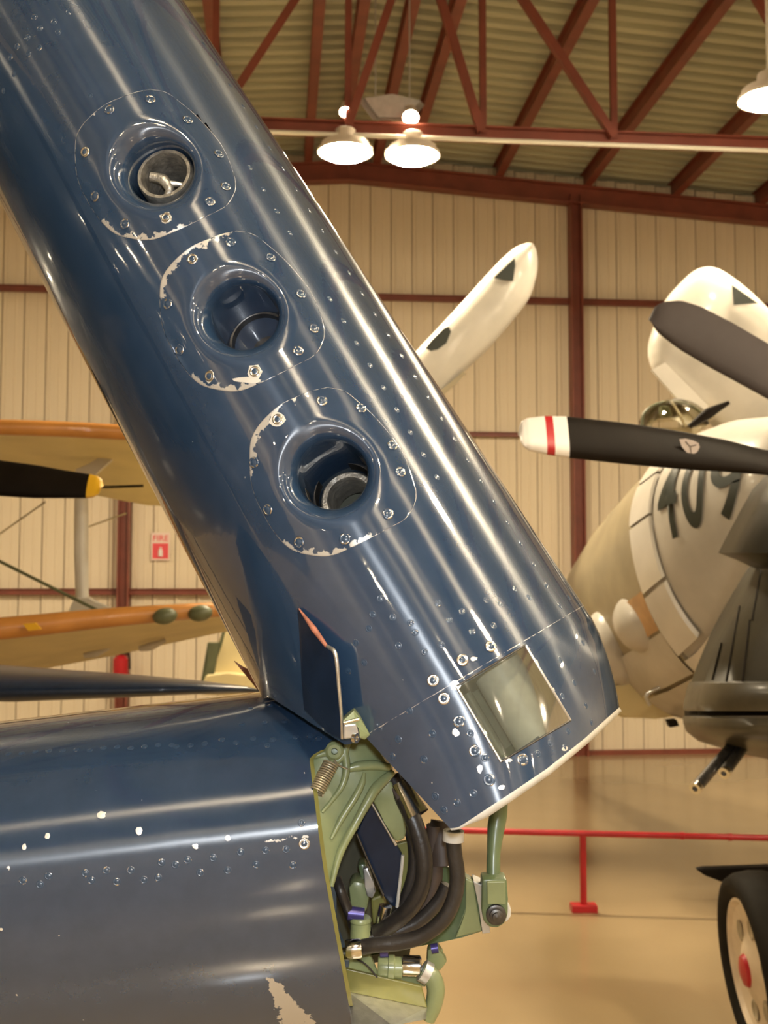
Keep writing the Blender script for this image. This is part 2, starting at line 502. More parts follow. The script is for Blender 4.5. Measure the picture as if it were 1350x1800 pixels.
for xx, ys in ((-9.2, (7.6, 1.6, -4.4, -10.4)), (-4.4, (7.6, -10.4)), (0.2, (-1.9, -7.5, -13.0)), (3.5, (3.2, 0.7, -1.8, -6.5, -12.0)), (9.6, (7.6, 3.2, -2.0, -7.5, -12.2))):
    for yy in ys:
        lamp(Vector((xx, yy, RZ)), 0.19, 'round high-bay lamp hung from the roof out of the picture', 'high-bay lamps overhead out of view')

# twin spot fixture with galvanised V tray above the chord
DF = 8.75
fx = thing('twin_spot_fixture', 'galvanised V-shaped fixture with two small bright spot heads above the truss chord', 'lamp', P(688, 205, DF))
def quadslab(name, pts, th, mat, parent):
    return prism(name, pts, DF, th, mat, parent)
quadslab('tray_back', [(640, 172, DF), (690, 165, DF), (738, 176, DF), (715, 207, DF), (665, 206, DF)], 0.01, M['galv'], fx)
quadslab('tray_side', [(630, 178, DF-0.02), (640, 172, DF+0.02), (665, 206, DF+0.02), (655, 210, DF-0.05)], 0.012, M['galv'], fx)
quadslab('tray_side', [(738, 176, DF+0.02), (746, 184, DF-0.02), (722, 212, DF-0.05), (715, 207, DF+0.02)], 0.012, M['galv'], fx)
quadslab('tray_floor', [(655, 210, DF-0.05), (665, 206, DF+0.02), (715, 207, DF+0.02), (722, 212, DF-0.05)], 0.01, M['galv'], fx)
for px_, py_, r_ in ((607, 196, 0.045), (722, 205, 0.062)):
    c = P(px_, py_, DF-0.1)
    ax = (CAM-c).normalized() + Vector((0, 0, -0.9))
    lathe('spot_head', c, ax, [(-0.10, 0), (-0.10, r_*0.7), (-0.02, r_*0.9), (0.0, r_*1.05), (0.012, r_*1.05), (0.012, r_*0.95)], M['lamp_shell'], fx, seg=20)
    lathe('spot_lens', c, ax, [(0.004, r_*0.96), (0.016, r_*0.6), (0.02, 0.0)], M['lamp_glow'], fx, seg=20)
    tube('bracket', [c - ax.normalized()*0.09, P(px_+(24 if px_ < 650 else -8), py_-18, DF)], 0.012, M['galv'], fx, seg=8)
for a_, b_ in (((660, 172), (640, 60)), ((720, 172), (690, 60))):
    pa = P(a_[0], a_[1], DF); tube('hanger', [pa, Vector((pa.x, pa.y, roof_z(pa.x)-0.0))], 0.006, M['galv'], fx, seg=6)

# ------------------------------------------------------------------ the blue fighter: folded outer wing and wing stub
fighter = thing('fighter_airplane', 'glossy navy blue carrier fighter with folded-up wing and three gun ports', 'airplane', (0.0, 1.6, 0.0))
AX = (0.512, 0.859); NX = (0.859, -0.512)
SEAM = 1441.0
def px_of(s, w): return (s*AX[0]+w*NX[0], s*AX[1]+w*NX[1])
def sw_of(px, py): return (px*AX[0]+py*AX[1], px*NX[0]+py*NX[1])
def w_left(s): return -181.8-0.0503*(s-305)
def w_right(s):
    b = 283+0.0467*(s-297)
    if s > 1460: b -= 46*((s-1460)/165.0)**1.6
    return b
def ch(s):
    a, b = w_left(s), w_right(s)
    return (a+b)/2, (b-a)/2
DMAX, NOSE, TILT = 1.50, 0.25, -0.20
def d_axis(s): return DMAX/(1-TILT*(s-1118)/F)
def d_wing(s, w):
    c, h = ch(s)
    q = max(-1.0, min(1.0, (w-c)/h))
    return d_axis(s) - NOSE*math.sqrt(max(0.0, 1-abs(q)**2.15))
def wing_pt(s, w, lift=0.0):
    px, py = px_of(s, w)
    return P(px, py, d_wing(s, w)-lift)
def wing_px(px, py, lift=0.0):
    s, w = sw_of(px, py)
    return P(px, py, d_wing(s, w)-lift)
BORE = (RIGHT*0.18 - UP*0.30 + FWD).normalized()
def wing_normal(px, py):
    e = 3.0
    a = wing_px(px+e, py)-wing_px(px-e, py); b = wing_px(px, py+e)-wing_px(px, py-e)
    n = a.cross(b).normalized()
    return n if n.dot(FWD) < 0 else -n

def s_end_top(w):
    """where the outer skin stops above the hinge line"""
    return piecewise([(-260, 1292), (-222, 1292), (-149, 1436), (-128, 1442), (400, 1442)], w)

PORTS = [dict(c=(272, 285), out=(273.5, 289, 281/291, 264/296), r=87, bore=58),
         dict(c=(421, 541), out=(426, 546.5, 288/291, 281/296), r=89, bore=60),
         dict(c=(577, 822), out=(585.5, 829, 1.0, 1.0), r=93, bore=62)]
OUTLINE = [(576, 681), (549, 687), (523, 697), (491, 713), (459, 743), (442, 772), (439, 807), (441, 843), (447, 868), (457, 892), (479, 931), (508, 963),
           (542, 975), (579, 977), (616, 963), (652, 945), (684, 928), (713, 911), (728, 887), (731, 863), (721, 826), (710, 800), (696, 777), (662, 736), (633, 709), (606, 688)]
def outline_of(port, n=200):
    cx, cy, sx, sy = port['out']
    pts = [((x-585.5)*sx+cx, (y-829)*sy+cy) for x, y in OUTLINE]
    v = [Vector((p[0], p[1], 0)) for p in pts]
    cl = catmull(v+[v[0]], 12)[:-1]
    return [(p.x, p.y) for p in cl]

# --- outer wing skin
S_TIP = -1500
srow = [S_TIP, -1200, -900, -650, -450, -300] + [(-220+40*i) for i in range(8)]
s0 = 100.0
NT = 132
thetas = [-90+180*j/NT for j in range(NT+1)]
BACK = (FWD - (RIGHT*AX[0]-UP*AX[1])*0.10).normalized()
def sweep_back(s, side, k, dirn=None):
    """surface behind the thickest point, closing to the trailing edge"""
    t = [0.0, 0.18, 0.45, 0.85, 1.35][k]; q = [1.0, 0.985, 0.86, 0.55, 0.02][k]
    c, h = ch(s)
    px, py = px_of(s, c+side*h*q)
    d0 = d_axis(s)
    base = P(px, py, d0)
    return base + (dirn or BACK)*t
verts, UVW = [], []
rows = srow + [s0+10.0*i for i in range(int((SEAM-s0)/10)+1)] + [SEAM]
NB = 4
cols = NT+1 + 2*NB
for i, s in enumerate(rows):
    for j in range(cols):
        if j < NB: k = NB-j; side = -1; th = -90
        elif j < NB+NT+1: k = 0; th = thetas[j-NB]
        else: k = j-NB-NT; side = 1; th = 90
        c, h = ch(min(s, SEAM))
        w = c+h*math.sin(math.radians(th))
        e = s_end_top(w)
        ss = min(s, e)
        if k: verts.append(sweep_back(ss, side, k))
        else:
            c2, h2 = ch(ss)
            verts.append(wing_pt(ss, c2+h2*math.sin(math.radians(th))))
        UVW.append((ss/1000.0, j/100.0))
faces = []
for i in range(len(rows)-1):
    for j in range(cols-1):
        a = i*cols+j
        q = (a, a+1, a+cols+1, a+cols)
        if NB <= j < NB+NT:
            th = 0.5*(thetas[j-NB]+thetas[min(j-NB+1, NT)])
            s = 0.5*(rows[i]+rows[i+1]); c, h = ch(s); w = c+h*math.sin(math.radians(th))
            if rows[i] >= s_end_top(w): continue
            px, py = px_of(s, w)
            if any(math.hypot(px-p['c'][0], py-p['c'][1]) < 112 for p in PORTS): continue
        faces.append(q)
outer = mesh('outer_wing', verts, faces, M['navy_worn'], fighter, smooth=True, attrs={'wear_pale': [0.0]*len(verts)}, uv=UVW)
tag(outer, 'folded navy outer wing with gun ports in its leading edge')

# --- gun port cover panels with flared blast tubes
WEAR_ARC = [[(20, 75, 0.40), (100, 150, 0.20), (170, 215, .25), (255, 330, 0.15)], [(95, 150, 0.5), (195, 235, 0.30), (270, 310, 0.6), (0, 40, 0.15)], [(95, 150, 0.30), (150, 200, 0.62), (235, 300, 0.52), (10, 40, 0.2)]]
WEAR_ARC = [[(225, 300, 0.52), (125, 200, 0.30), (300, 340, 0.22)], [(95, 175, 0.56), (60, 95, 0.25), (235, 290, 0.55), (290, 320, .25)], [(95, 125, 0.42), (125, 185, 0.60), (240, 305, 0.56), (305, 335, 0.25)]]
def arc_wear(k, ang):
    v = 0.06
    for a0, a1, f in WEAR_ARC[k]:
        a = ang
        m = sstep(a0-12, a0+6, a)*(1-sstep(a1-6, a1+12, a))
        v = max(v, f*m)
    return v
M['panel'] = M['navy_worn']
M['tube_in'] = pmat('blast_tube_paint', (0.030, 0.045, 0.075), 0.30, coat=0.4, vary=0.3, scale=30)
for k, p in enumerate(PORTS):
    cx, cy = p['c']; ol = outline_of(p); n = len(ol)
    vs, wear_pale, fs, uvp = [], [], [], []
    rings = []
    # outer lip standing a hair proud of the skin, then the flat cover
    for f, lift in ((1.004, -0.0004), (1.0, 0.0007), (0.985, 0.0009), (0.97, 0.0009), (0.95, 0.0009), (0.92, 0.0009), (0.88, 0.0009), (0.80, 0.0009), (0.6, 0.0009), (0.3, 0.0009)):
        rings.append(('flat', f, lift))
    for q in range(0, 10): rings.append(('fillet', q/9.0, 0))
    for q in (0.3, 0.6, 1.0): rings.append(('bore', q, 0))
    bx, by = cx+4, cy+8
    for kind, f, lift in rings:
        for (ox, oy) in ol:
            dx, dy = ox-cx, oy-cy; R = math.hypot(dx, dy); ux, uy = dx/R, dy/R
            if kind == 'flat':
                r = lerp(p['r'], R, f) if f < 1.0 else R*f
                pt = wing_px(cx+ux*r, cy+uy*r, lift)
                ang = math.degrees(math.atan2(-uy, ux)) % 360
                ed = (R-r)
                wv = arc_wear(k, ang)*1.22*max(0, 1-ed/30.0)
                if f >= 1.0: wv = 0.62
            else:
                if kind == 'fillet':
                    ph = f*math.pi/2
                    r = p['r']-(p['r']-p['bore'])*math.sin(ph); dep = 0.030*(1-math.cos(ph))
                    mx = math.sin(ph)
                else:
                    r = p['bore']; dep = 0.030+0.20*f; mx = 1
                qx, qy = lerp(cx, bx, mx*0), lerp(cy, by, mx*0)
                d0 = d_wing(*sw_of(cx+ux*p['r'], cy+uy*p['r']))-0.0009
                dm = d_wing(*sw_of(cx, cy))+0.006
                pt = P(cx+ux*r, cy+uy*r, lerp(d0, dm, mx)) + BORE*dep
                wv = 0.0
            vs.append(pt); wear_pale.append(wv)
            qq = sw_of(cx+ux*r, cy+uy*r); uvp.append((qq[0]/1000.0, qq[1]/1000.0))
    for i in range(len(rings)-1):
        for j in range(n):
            a, b = i*n+j, i*n+(j+1) % n
            fs.append((a, b, b+n, a+n))
    o = mesh('gun_port_cover', vs, fs, M['panel'], outer, smooth=True, attrs={'wear_pale': wear_pale}, uv=uvp)
    tag(o, ['gun port cover high on the wing, silver barrel ring close to its mouth', 'gun port cover with an empty dark blue tube', 'gun port cover nearest the wing root, barrel deep inside'][k])
    cm = P(cx, cy, d_wing(*sw_of(cx, cy))+0.006)
    pm = d_axis(0)/F
    # tube end and gun barrel inside
    R0 = p['bore']*1.36/F
    if k == 0:
        R0 = 0.0395
        lathe('gun_barrel', P(288, 305, d_wing(*sw_of(cx, cy))+0.034), BORE, [(0.0, R0*0.76), (0.0, R0*0.86), (0.004, R0*0.90), (0.10, R0*0.90), (0.10, R0*0.72), (0.004, R0*0.74)], M['barrel'], outer, seg=40, close=True)
        lathe('tube_end', cm+BORE*0.13, BORE, [(0, R0*1.0), (0.005, 0.0)], M['bay_dark'], outer, seg=32)
        c2 = P(287, 322, d_wing(*sw_of(cx, cy))+0.05)
        tube('barrel_clip', [c2-RIGHT*0.016+UP*0.008, c2+UP*0.004, c2+RIGHT*0.008-UP*0.008, c2+RIGHT*0.004-UP*0.018], [0.006, 0.007, 0.006, 0.005], M['barrel'], outer, seg=10)
        tube('barrel_clip', [c2, c2+RIGHT*0.014-UP*0.001, c2+RIGHT*0.024-UP*0.002], [0.005, 0.004, 0.003], M['aluminium'], outer, seg=10)
    elif k == 1:
        lathe('tube_end', cm+BORE*0.10, BORE, [(0, R0*1.0), (0.0, 0.0)], M['tube_in'], outer, seg=32)
        lathe('tube_liner', cm+BORE*0.10, BORE, [(-0.012, R0*0.98), (-0.01, R0*0.9), (0.0, R0*0.88)], M['steel_dark'], outer, seg=32)
        lathe('muzzle_cap', cm+BORE*0.085+RIGHT*0.012-UP*0.016, BORE, [(0.0, 0.0), (0.0, R0*0.52), (0.01, R0*0.55)], M['steel_dark'], outer, seg=32)
    else:
        lathe('tube_liner', cm+BORE*0.05, BORE, [(0.0, R0*0.99), (0.002, R0*0.93), (0.02, R0*0.93), (0.022, R0*0.985), (0.045, R0*0.985), (0.047, R0*0.9), (0.07, R0*0.9)], M['steel_dark'], outer, seg=40)
        c3 = cm+BORE*0.085+RIGHT*0.007-UP*0.010; R0 = 0.055
        lathe('gun_barrel', c3, BORE, [(0.0, R0*0.50), (0.0, R0*0.60), (0.003, R0*0.64), (0.06, R0*0.66), (0.06, R0*0.48), (0.003, R0*0.47)], M['barrel'], outer, seg=40, close=True)
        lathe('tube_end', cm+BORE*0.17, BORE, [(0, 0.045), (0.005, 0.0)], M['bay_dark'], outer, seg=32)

# --- screws and rivets (shared meshes)
def screw_mesh(name, r, dome, slot=True):
    bm = bmesh.new()
    prof = [(r*1.15, 0.0), (r*1.02, dome*0.5), (r*0.80, dome*0.5), (r*0.74, dome*0.1), (r*0.62, dome*0.5), (r*0.3, dome*0.9), (0.0, dome)]
    seg = 16
    ringv = []
    for rr, z in prof[:-1]:
        ringv.append([bm.verts.new((rr*math.cos(2*math.pi*i/seg), rr*math.sin(2*math.pi*i/seg), z)) for i in range(seg)])
    top = bm.verts.new((0, 0, dome))
    for a, b in zip(ringv, ringv[1:]):
        for i in range(seg):
            bm.faces.new((a[i], a[(i+1) % seg], b[(i+1) % seg], b[i]))
    for i in range(seg):
        bm.faces.new((ringv[-1][i], ringv[-1][(i+1) % seg], top))
    me = bpy.data.meshes.new(name); bm.to_mesh(me); bm.free()
    me.polygons.foreach_set('use_smooth', [True]*len(me.polygons))
    return me
def screw_mat(name, r, bare):
    """painted screw head whose rim is rubbed down to metal"""
    m = pmat(name, (0.028, 0.054, 0.10), 0.25, coat=0.6)
    nt = m.node_tree; N = nt.nodes; L = nt.links; b = N['Principled BSDF']
    tc = N.new('ShaderNodeTexCoord'); ln = N.new('ShaderNodeVectorMath'); ln.operation = 'LENGTH'
    L.new(tc.outputs['Object'], ln.inputs[0])
    nz = N.new('ShaderNodeTexNoise'); nz.inputs['Scale'].default_value = 260; nz.noise_dimensions = '4D'
    oi = N.new('ShaderNodeObjectInfo'); mu = N.new('ShaderNodeMath'); mu.operation = 'MULTIPLY'; mu.inputs[1].default_value = 37
    L.new(oi.outputs['Random'], mu.inputs[0]); L.new(mu.outputs[0], nz.inputs['W']); L.new(tc.outputs['Object'], nz.inputs['Vector'])
    d = N.new('ShaderNodeMath'); d.operation = 'DIVIDE'; d.inputs[1].default_value = r
    L.new(ln.outputs['Value'], d.inputs[0])
    rp = N.new('ShaderNodeValToRGB')
    e = rp.color_ramp.elements
    e[0].position = 0.5; e[0].color = (0.12, 0.12, 0.12, 1); e[1].position = 1.0; e[1].color = (0.55, 0.55, 0.55, 1)
    x = e.new(0.74); x.color = (0.5, 0.5, 0.5, 1)
    L.new(d.outputs[0], rp.inputs[0])
    ad = N.new('ShaderNodeMath'); ad.operation = 'ADD'; L.new(rp.outputs[0], ad.inputs[0]); L.new(nz.outputs[0], ad.inputs[1])
    th = N.new('ShaderNodeMapRange'); th.inputs['From Min'].default_value = 1.0-bare; th.inputs['From Max'].default_value = 1.06-bare
    L.new(ad.outputs[0], th.inputs[0])
    mx = N.new('ShaderNodeMix'); mx.data_type = 'RGBA'; L.new(th.outputs[0], mx.inputs['Factor'])
    mx.inputs['A'].default_value = (0.028, 0.054, 0.10, 1); mx.inputs['B'].default_value = (0.60, 0.57, 0.53, 1)
    L.new(mx.outputs['Result'], b.inputs['Base Color']); L.new(th.outputs[0], b.inputs['Metallic'])
    return m
RS = 0.0056
me_screw = screw_mesh('screw', RS, 0.0012); me_screw.materials.append(screw_mat('screw_worn', RS, -0.03))
me_screw2 = screw_mesh('screw', RS, 0.0012); me_screw2.materials.append(screw_mat('screw_bare', RS, 0.24))
me_rivet = screw_mesh('rivet', 0.0034, 0.0005); me_rivet.materials.append(screw_mat('rivet_paint', 0.0034, -0.16))
me_rivet2 = screw_mesh('rivet', 0.0038, 0.0008); me_rivet2.materials.append(screw_mat('rivet_bare', 0.0038, -0.12))
def place_on(name, me, pos, nrm, parent):
    z = nrm; x = z.cross(Vector((0.3, 0.2, 0.9))).normalized(); y = z.cross(x)
    R = Matrix(((x.x, y.x, z.x, pos.x), (x.y, y.y, z.y, pos.y), (x.z, y.z, z.z, pos.z), (0, 0, 0, 1)))
    return inst(name, me, R, parent)
SCREWS = [(192, 192), (264, 174), (149, 267), (166, 345), (219, 393), (292, 382), (369, 354), (397, 327), (330, 210), (385, 270),
          (338, 455), (294, 534), (315, 615), (368, 661), (448, 653), (524, 616), (552, 577), (529, 516), (476, 452), (405, 425),
          (488, 737), (446, 813), (470, 896), (525, 953), (606, 947), (682, 903), (704, 829), (690, 782), (635, 717), (566, 704)]
BARE = {(292, 382), (448, 653), (488, 737), (149, 267), (338, 455), (368, 661)}
for q in SCREWS:
    place_on('screw', me_screw2 if q in BARE else me_screw, wing_px(q[0], q[1], 0.0019), wing_normal(*q), outer)
RIV = [(95, 38), (70, 50), (48, 66), (30, 82), (50, 95), (68, 84), (18, 101), (102, 56), (24, 130), (6, 160), (158, 168), (60, 30), (120, 22)]
for i in range(17): RIV.append((392+23.5*i, 218+38.0*i+ (i*i)*0.05))
for i in range(30): RIV.append((335+23.2*i, 40+36.6*i))
for i in range(12): RIV.append((25+30*i, 430+62*i))
RIV += [(655, 1080), (668, 1052), (648, 1105), (700, 1135), (730, 1112), (746, 1146), (776, 1133), (722, 1095), (790, 1090), (770, 1060), (812, 1075), (855, 1055), (880, 1062), (905, 1035), (930, 1050), (960, 1030), (985, 1010),
        (868, 1100), (830, 1110), (1000, 1050), (690, 1085), (625, 1130), (640, 1165), (612, 1180)]
for q in RIV:
    s, w = sw_of(*q)
    c, h = ch(s)
    if abs((w-c)/h) > 0.97 or s > SEAM-12: continue
    if any(math.hypot(q[0]-p['c'][0], q[1]-p['c'][1]) < 150 for p in PORTS) : continue
    place_on('rivet', me_rivet2 if (q[1] < 110 and q[0] < 110) else me_rivet, wing_px(q[0], q[1], 0.0001), wing_normal(*q), outer)

# --- root fairing below the seam, with the window
BOT = [(-66, 1656), (-53, 1662), (62, 1657), (133, 1653), (220, 1641), (295, 1625)]
def s_bot(w): return piecewise(BOT, w)
NA, NBB = 110, 54
WIN = (1447.0, 1601.0, 71.0, 213.0)
def root_sw(a, b):
    cT, hT = ch(SEAM-2); qT0 = (-112-cT)/hT
    tT = lerp(math.asin(qT0), math.pi/2, a)
    wT = cT+hT*math.sin(tT)
    cB, hB = ch(1640); qB0 = (-66-cB)/hB
    tB = lerp(math.asin(qB0), math.pi/2, a)
    wB = cB+hB*math.sin(tB)
    sB = s_bot(wB)
    s = lerp(SEAM-2, sB, b)
    # re-project so the right edge stays on the silhouette
    cc, hh = ch(s)
    w = lerp(wT, wB, b)
    if a > 0.5: w = lerp(w, cc+hh*math.sin(lerp(tT, tB, b)), (a-0.5)*2)
    return s, w
verts, faces, wear_pale, UVW = [], [], [], []
cols = NA+1+NB
for i in range(NBB+1):
    b = i/NBB
    for j in range(cols):
        a = min(1.0, j/NA)
        s, w = root_sw(a, b)
        UVW.append((s/1000.0, w/1000.0+max(0, j-NA)*0.1))
        if j <= NA:
            verts.append(wing_pt(s, w, 0.0012))
            wv = 0.0
            ds = min(abs(s-WIN[0]), abs(s-WIN[1])) if WIN[2]-8 < w < WIN[3]+8 else 99
            dw = abs(w-WIN[2]) if WIN[0]-8 < s < WIN[1]+8 else 99
            if dw < 16: wv = 0.40*(1-dw/16)
            if ds < 9: wv = max(wv, 0.30*(1-ds/9))
            dw = abs(w-WIN[3]) if WIN[0]-4 < s < WIN[1]+4 else 99
            if dw < 4: wv = max(wv, 0.45)
            if b < 0.01: wv = max(wv, 0.64)
            wear_pale.append(wv)
        else:
            verts.append(sweep_back(s, 1, j-NA, BACK)); wear_pale.append(0.0)
for i in range(NBB):
    for j in range(cols-1):
        a = i*cols+j
        if j < NA:
            s, w = root_sw((j+0.5)/NA, (i+0.5)/NBB)
            if WIN[0]+3.5 < s < WIN[1]-3.5 and WIN[2]+3.5 < w < WIN[3]-3.5: continue
        faces.append((a, a+1, a+cols+1, a+cols))
root = mesh('root_fairing', verts, faces, M['navy_worn'], fighter, smooth=True, attrs={'wear_pale': wear_pale}, uv=UVW)
tag(root, 'navy wing root skin around the square window')
# window pane and the box behind it
def glass_mat():
    m = bpy.data.materials.new('window_glass'); m.use_nodes = True
    nt = m.node_tree; N = nt.nodes; L = nt.links
    N.remove(N['Principled BSDF'])
    tr = N.new('ShaderNodeBsdfTransparent'); tr.inputs[0].default_value = (0.82, 0.84, 0.76, 1)
    gl = N.new('ShaderNodeBsdfGlossy'); gl.inputs['Roughness'].default_value = 0.06
    fr = N.new('ShaderNodeFresnel'); fr.inputs[0].default_value = 1.55
    mx = N.new('ShaderNodeMixShader')
    L.new(fr.outputs[0], mx.inputs[0]); L.new(tr.outputs[0], mx.inputs[1]); L.new(gl.outputs[0], mx.inputs[2])
    df = N.new('ShaderNodeBsdfDiffuse'); df.inputs[0].default_value = (0.20, 0.20, 0.16, 1)
    nz = N.new('ShaderNodeTexNoise'); nz.inputs['Scale'].default_value = 25; nz.inputs['Detail'].default_value = 5
    tc = N.new('ShaderNodeTexCoord'); L.new(tc.outputs['Object'], nz.inputs['Vector'])
    mr = N.new('ShaderNodeMapRange'); mr.inputs['To Min'].default_value = 0.12; mr.inputs['To Max'].default_value = 0.34
    L.new(nz.outputs[0], mr.inputs[0])
    m2 = N.new('ShaderNodeMixShader'); L.new(mr.outputs[0], m2.inputs[0]); L.new(mx.outputs[0], m2.inputs[1]); L.new(df.outputs[0], m2.inputs[2])
    L.new(m2.outputs[0], N['Material Output'].inputs['Surface'])
    return m
M['window'] = glass_mat()
vs, fs = [], []
nw, nh = 24, 14
for i in range(nh+1):
    for j in range(nw+1):
        s = lerp(WIN[0], WIN[1], i/nh); w = lerp(WIN[2], WIN[3], j/nw)
        vs.append(wing_pt(s, w, 0.0016))
for i in range(nh):
    for j in range(nw):
        a = i*(nw+1)+j; fs.append((a, a+1, a+nw+2, a+nw+1))
tag(mesh('window_pane', vs, fs, M['window'], root, smooth=True), 'hazy square window in the wing root')
M['win_box'] = pmat('window_box_paint', (0.20, 0.20, 0.14), 0.5, vary=0.12, scale=20)
bx = []
for s, w in ((WIN[0]-6, WIN[2]-6), (WIN[0]-6, WIN[3]+6), (WIN[1]+6, WIN[3]+6), (WIN[1]+6, WIN[2]-6)):
    p0 = wing_pt(s, w, -0.004); bx += [p0, p0+BORE*0.11]
mesh('window_box', bx, [(1, 3, 5, 7)] + [(2*i, 2*i+1, (2*i+3) % 8, (2*i+2) % 8) for i in range(4)], M['win_box'], root)
cw = wing_pt(1528, 150, -0.075)
axs = (wing_pt(1590, 150)-wing_pt(1460, 150)).normalized()
lathe('lamp_cylinder', cw-axs*0.055, axs, [(0, 0), (0, 0.026), (0.004, 0.030), (0.106, 0.030), (0.11, 0.026), (0.11, 0)], M['white_plastic'], root, seg=28)
for off in (-0.045, 0.045):
    cc = cw+BORE*0.02+axs.cross(FWD).normalized()*off
    tube('window_rib', [cc-axs*0.06, cc+axs*0.06], 0.006, M['win_box'], root, seg=8)
for nm, (sa, wa), (sb, wb), rr, mt in (('window_trim', (WIN[0], WIN[3]), (WIN[1], WIN[3]), 0.0014, 'aluminium'), ('window_trim', (WIN[0], WIN[2]), (WIN[1], WIN[2]), 0.0014, 'aluminium'),
                                       ('window_trim', (WIN[0], WIN[2]), (WIN[0], WIN[3]), 0.0011, 'steel_dark'), ('window_trim', (WIN[1], WIN[2]), (WIN[1], WIN[3]), 0.0011, 'steel_dark')):
    tube(nm, [wing_pt(lerp(sa, sb, i/10), lerp(wa, wb, i/10), 0.0014) for i in range(11)], rr, M[mt], root, seg=8, raw=True)
# window screws, chips and root rivets
for q in [(813, 1160), (863, 1136), (761, 1196), (780, 1228), (807, 1268), (835, 1320), (860, 1371), (919, 1335)]:
    place_on('screw', me_screw if q[1] > 1240 else me_screw2, wing_px(q[0], q[1], 0.0013), wing_normal(*q), root)
for q in [(827, 1289), (853, 1332), (832, 1395), (803, 1411), (780, 1424), (999, 1285), (967, 1307), (989, 1224), (993, 1315), (745, 1335), (700, 1300), (760, 1290), (720, 1250), (765, 1400), (690, 1330), (1010, 1200), (985, 1160), (1030, 1240), (1045, 1180), (1025, 1130), (945, 1325), (1040, 1270)]:
    place_on('rivet', me_rivet2 if q[0] < 860 and q[1] > 1280 else me_rivet, wing_px(q[0], q[1], 0.0012), wing_normal(*q), root)
M['chip'] = pmat('bare_metal_chip', (0.72, 0.70, 0.66), 0.4, metal=0.5)
def chip(cx_, cy_, rx, ry, parent, surf, nrm=None):
    n = 11
    vs = []
    for i in range(n):
        a = 2*math.pi*i/n; r = 0.75+0.45*random.random()
        vs.append(surf(cx_+rx*r*math.cos(a), cy_+ry*r*math.sin(a), 0.0016))
    vs.append(surf(cx_, cy_, 0.0018))
    mesh('paint_chip', vs, [(i, (i+1) % n, n) for i in range(n)], M['chip'], parent)
for q in [(448, 653, 15, 14), (437, 668, 26, 6), (487, 738, 14, 15), (368, 662, 8, 12), (292, 382, 11, 10), (338, 455, 9, 9)]:
    chip(*q, outer, wing_px)
for q in [(801, 1288, 6, 7), (843, 1352, 5, 9), (882, 1384, 6, 4), (993, 1316, 6, 5), (800, 1205, 9, 8), (893, 1336, 9, 4), (833, 1158, 7, 4)]:
    chip(*q, root, wing_px)

# --- edge seal and root rib at the lower cut
vs, fs = [], []
n = 60
for i in range(n+1):
    s, w = root_sw(i/n, 1.0)
    vs += [wing_pt(s, w, 0.0012), wing_pt(s+4, w, 0.0016), wing_pt(s+13*sstep(0.0, 0.15, i/n)*(1-0.45*i/n)+1, w, -0.004), wing_pt(s+12*sstep(0.0, 0.15, i/n)*(1-0.45*i/n), w, -0.02), wing_pt(s, w, -0.02)]
for i in range(n):
    for k in range(4):
        a = i*5+k; fs.append((a, a+1, a+6, a+5))
mesh('edge_seal', vs, fs, M['white_plastic'], fighter, smooth=True)
vs = []
for i in range(21):
    s, w = root_sw(i/20, 1.0); vs.append(wing_pt(s-4, w, -0.006))
for i in range(20, -1, -1):
    s, w = root_sw(i/20, 1.0)
    vs.append(wing_pt(s-4, w, -0.006)+BACK*(0.16+0.25*(i/20)))
fs = [(i, i+1, 40-i, 41-i) for i in range(20)]
mesh('root_rib', vs, fs, M['green_d'], fighter)

# --- gap doors by the hinge
def plate(name, poly, mat, th, parent, edge=None):
    return prism(name, poly, 0, th, mat, parent, bevel=0.0008, away=(FWD*0.8+RIGHT*-0.5).normalized())
def dz(px, py): return d_wing(*sw_of(px, py))
PL = [(525.5, 1070, -0.004), (552, 1106, -0.014), (574, 1136, -0.022), (588, 1150, -0.026), (594, 1205, -0.028), (599, 1264, -0.030), (600, 1298, -0.032), (580, 1289, -0.026), (537, 1248, -0.010), (533, 1195, -0.006), (529, 1112, -0.004)]
poly = [(a, b, dz(a, b)+c) for a, b, c in PL]
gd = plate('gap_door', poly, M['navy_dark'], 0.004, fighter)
tag(gd, 'small navy gap door plate standing proud of the wing')
e1 = [P(a, b, dz(a, b)+c-0.001) for a, b, c in PL[:3]]
tube('door_edge', [e1[0], e1[1], e1[2]], [0.0008, 0.0035, 0.002], M['red_edge'], gd, seg=8)
e2 = [P(a+1.5, b, dz(a, b)+c-0.001) for a, b, c in PL[2:7]]
tube('door_edge', e2, [0.002, 0.0026, 0.0022, 0.002, 0.002], M['aluminium'], gd, seg=8)
tag(prism('gap_door', [(411, 1162), (424, 1171), (438, 1178), (452, 1196), (464, 1214), (470, 1222), (452, 1212)], 1.72, 0.006, M['red_edge'], fighter, bevel=0.001), 'small reddish gap door tip behind the wing edge')

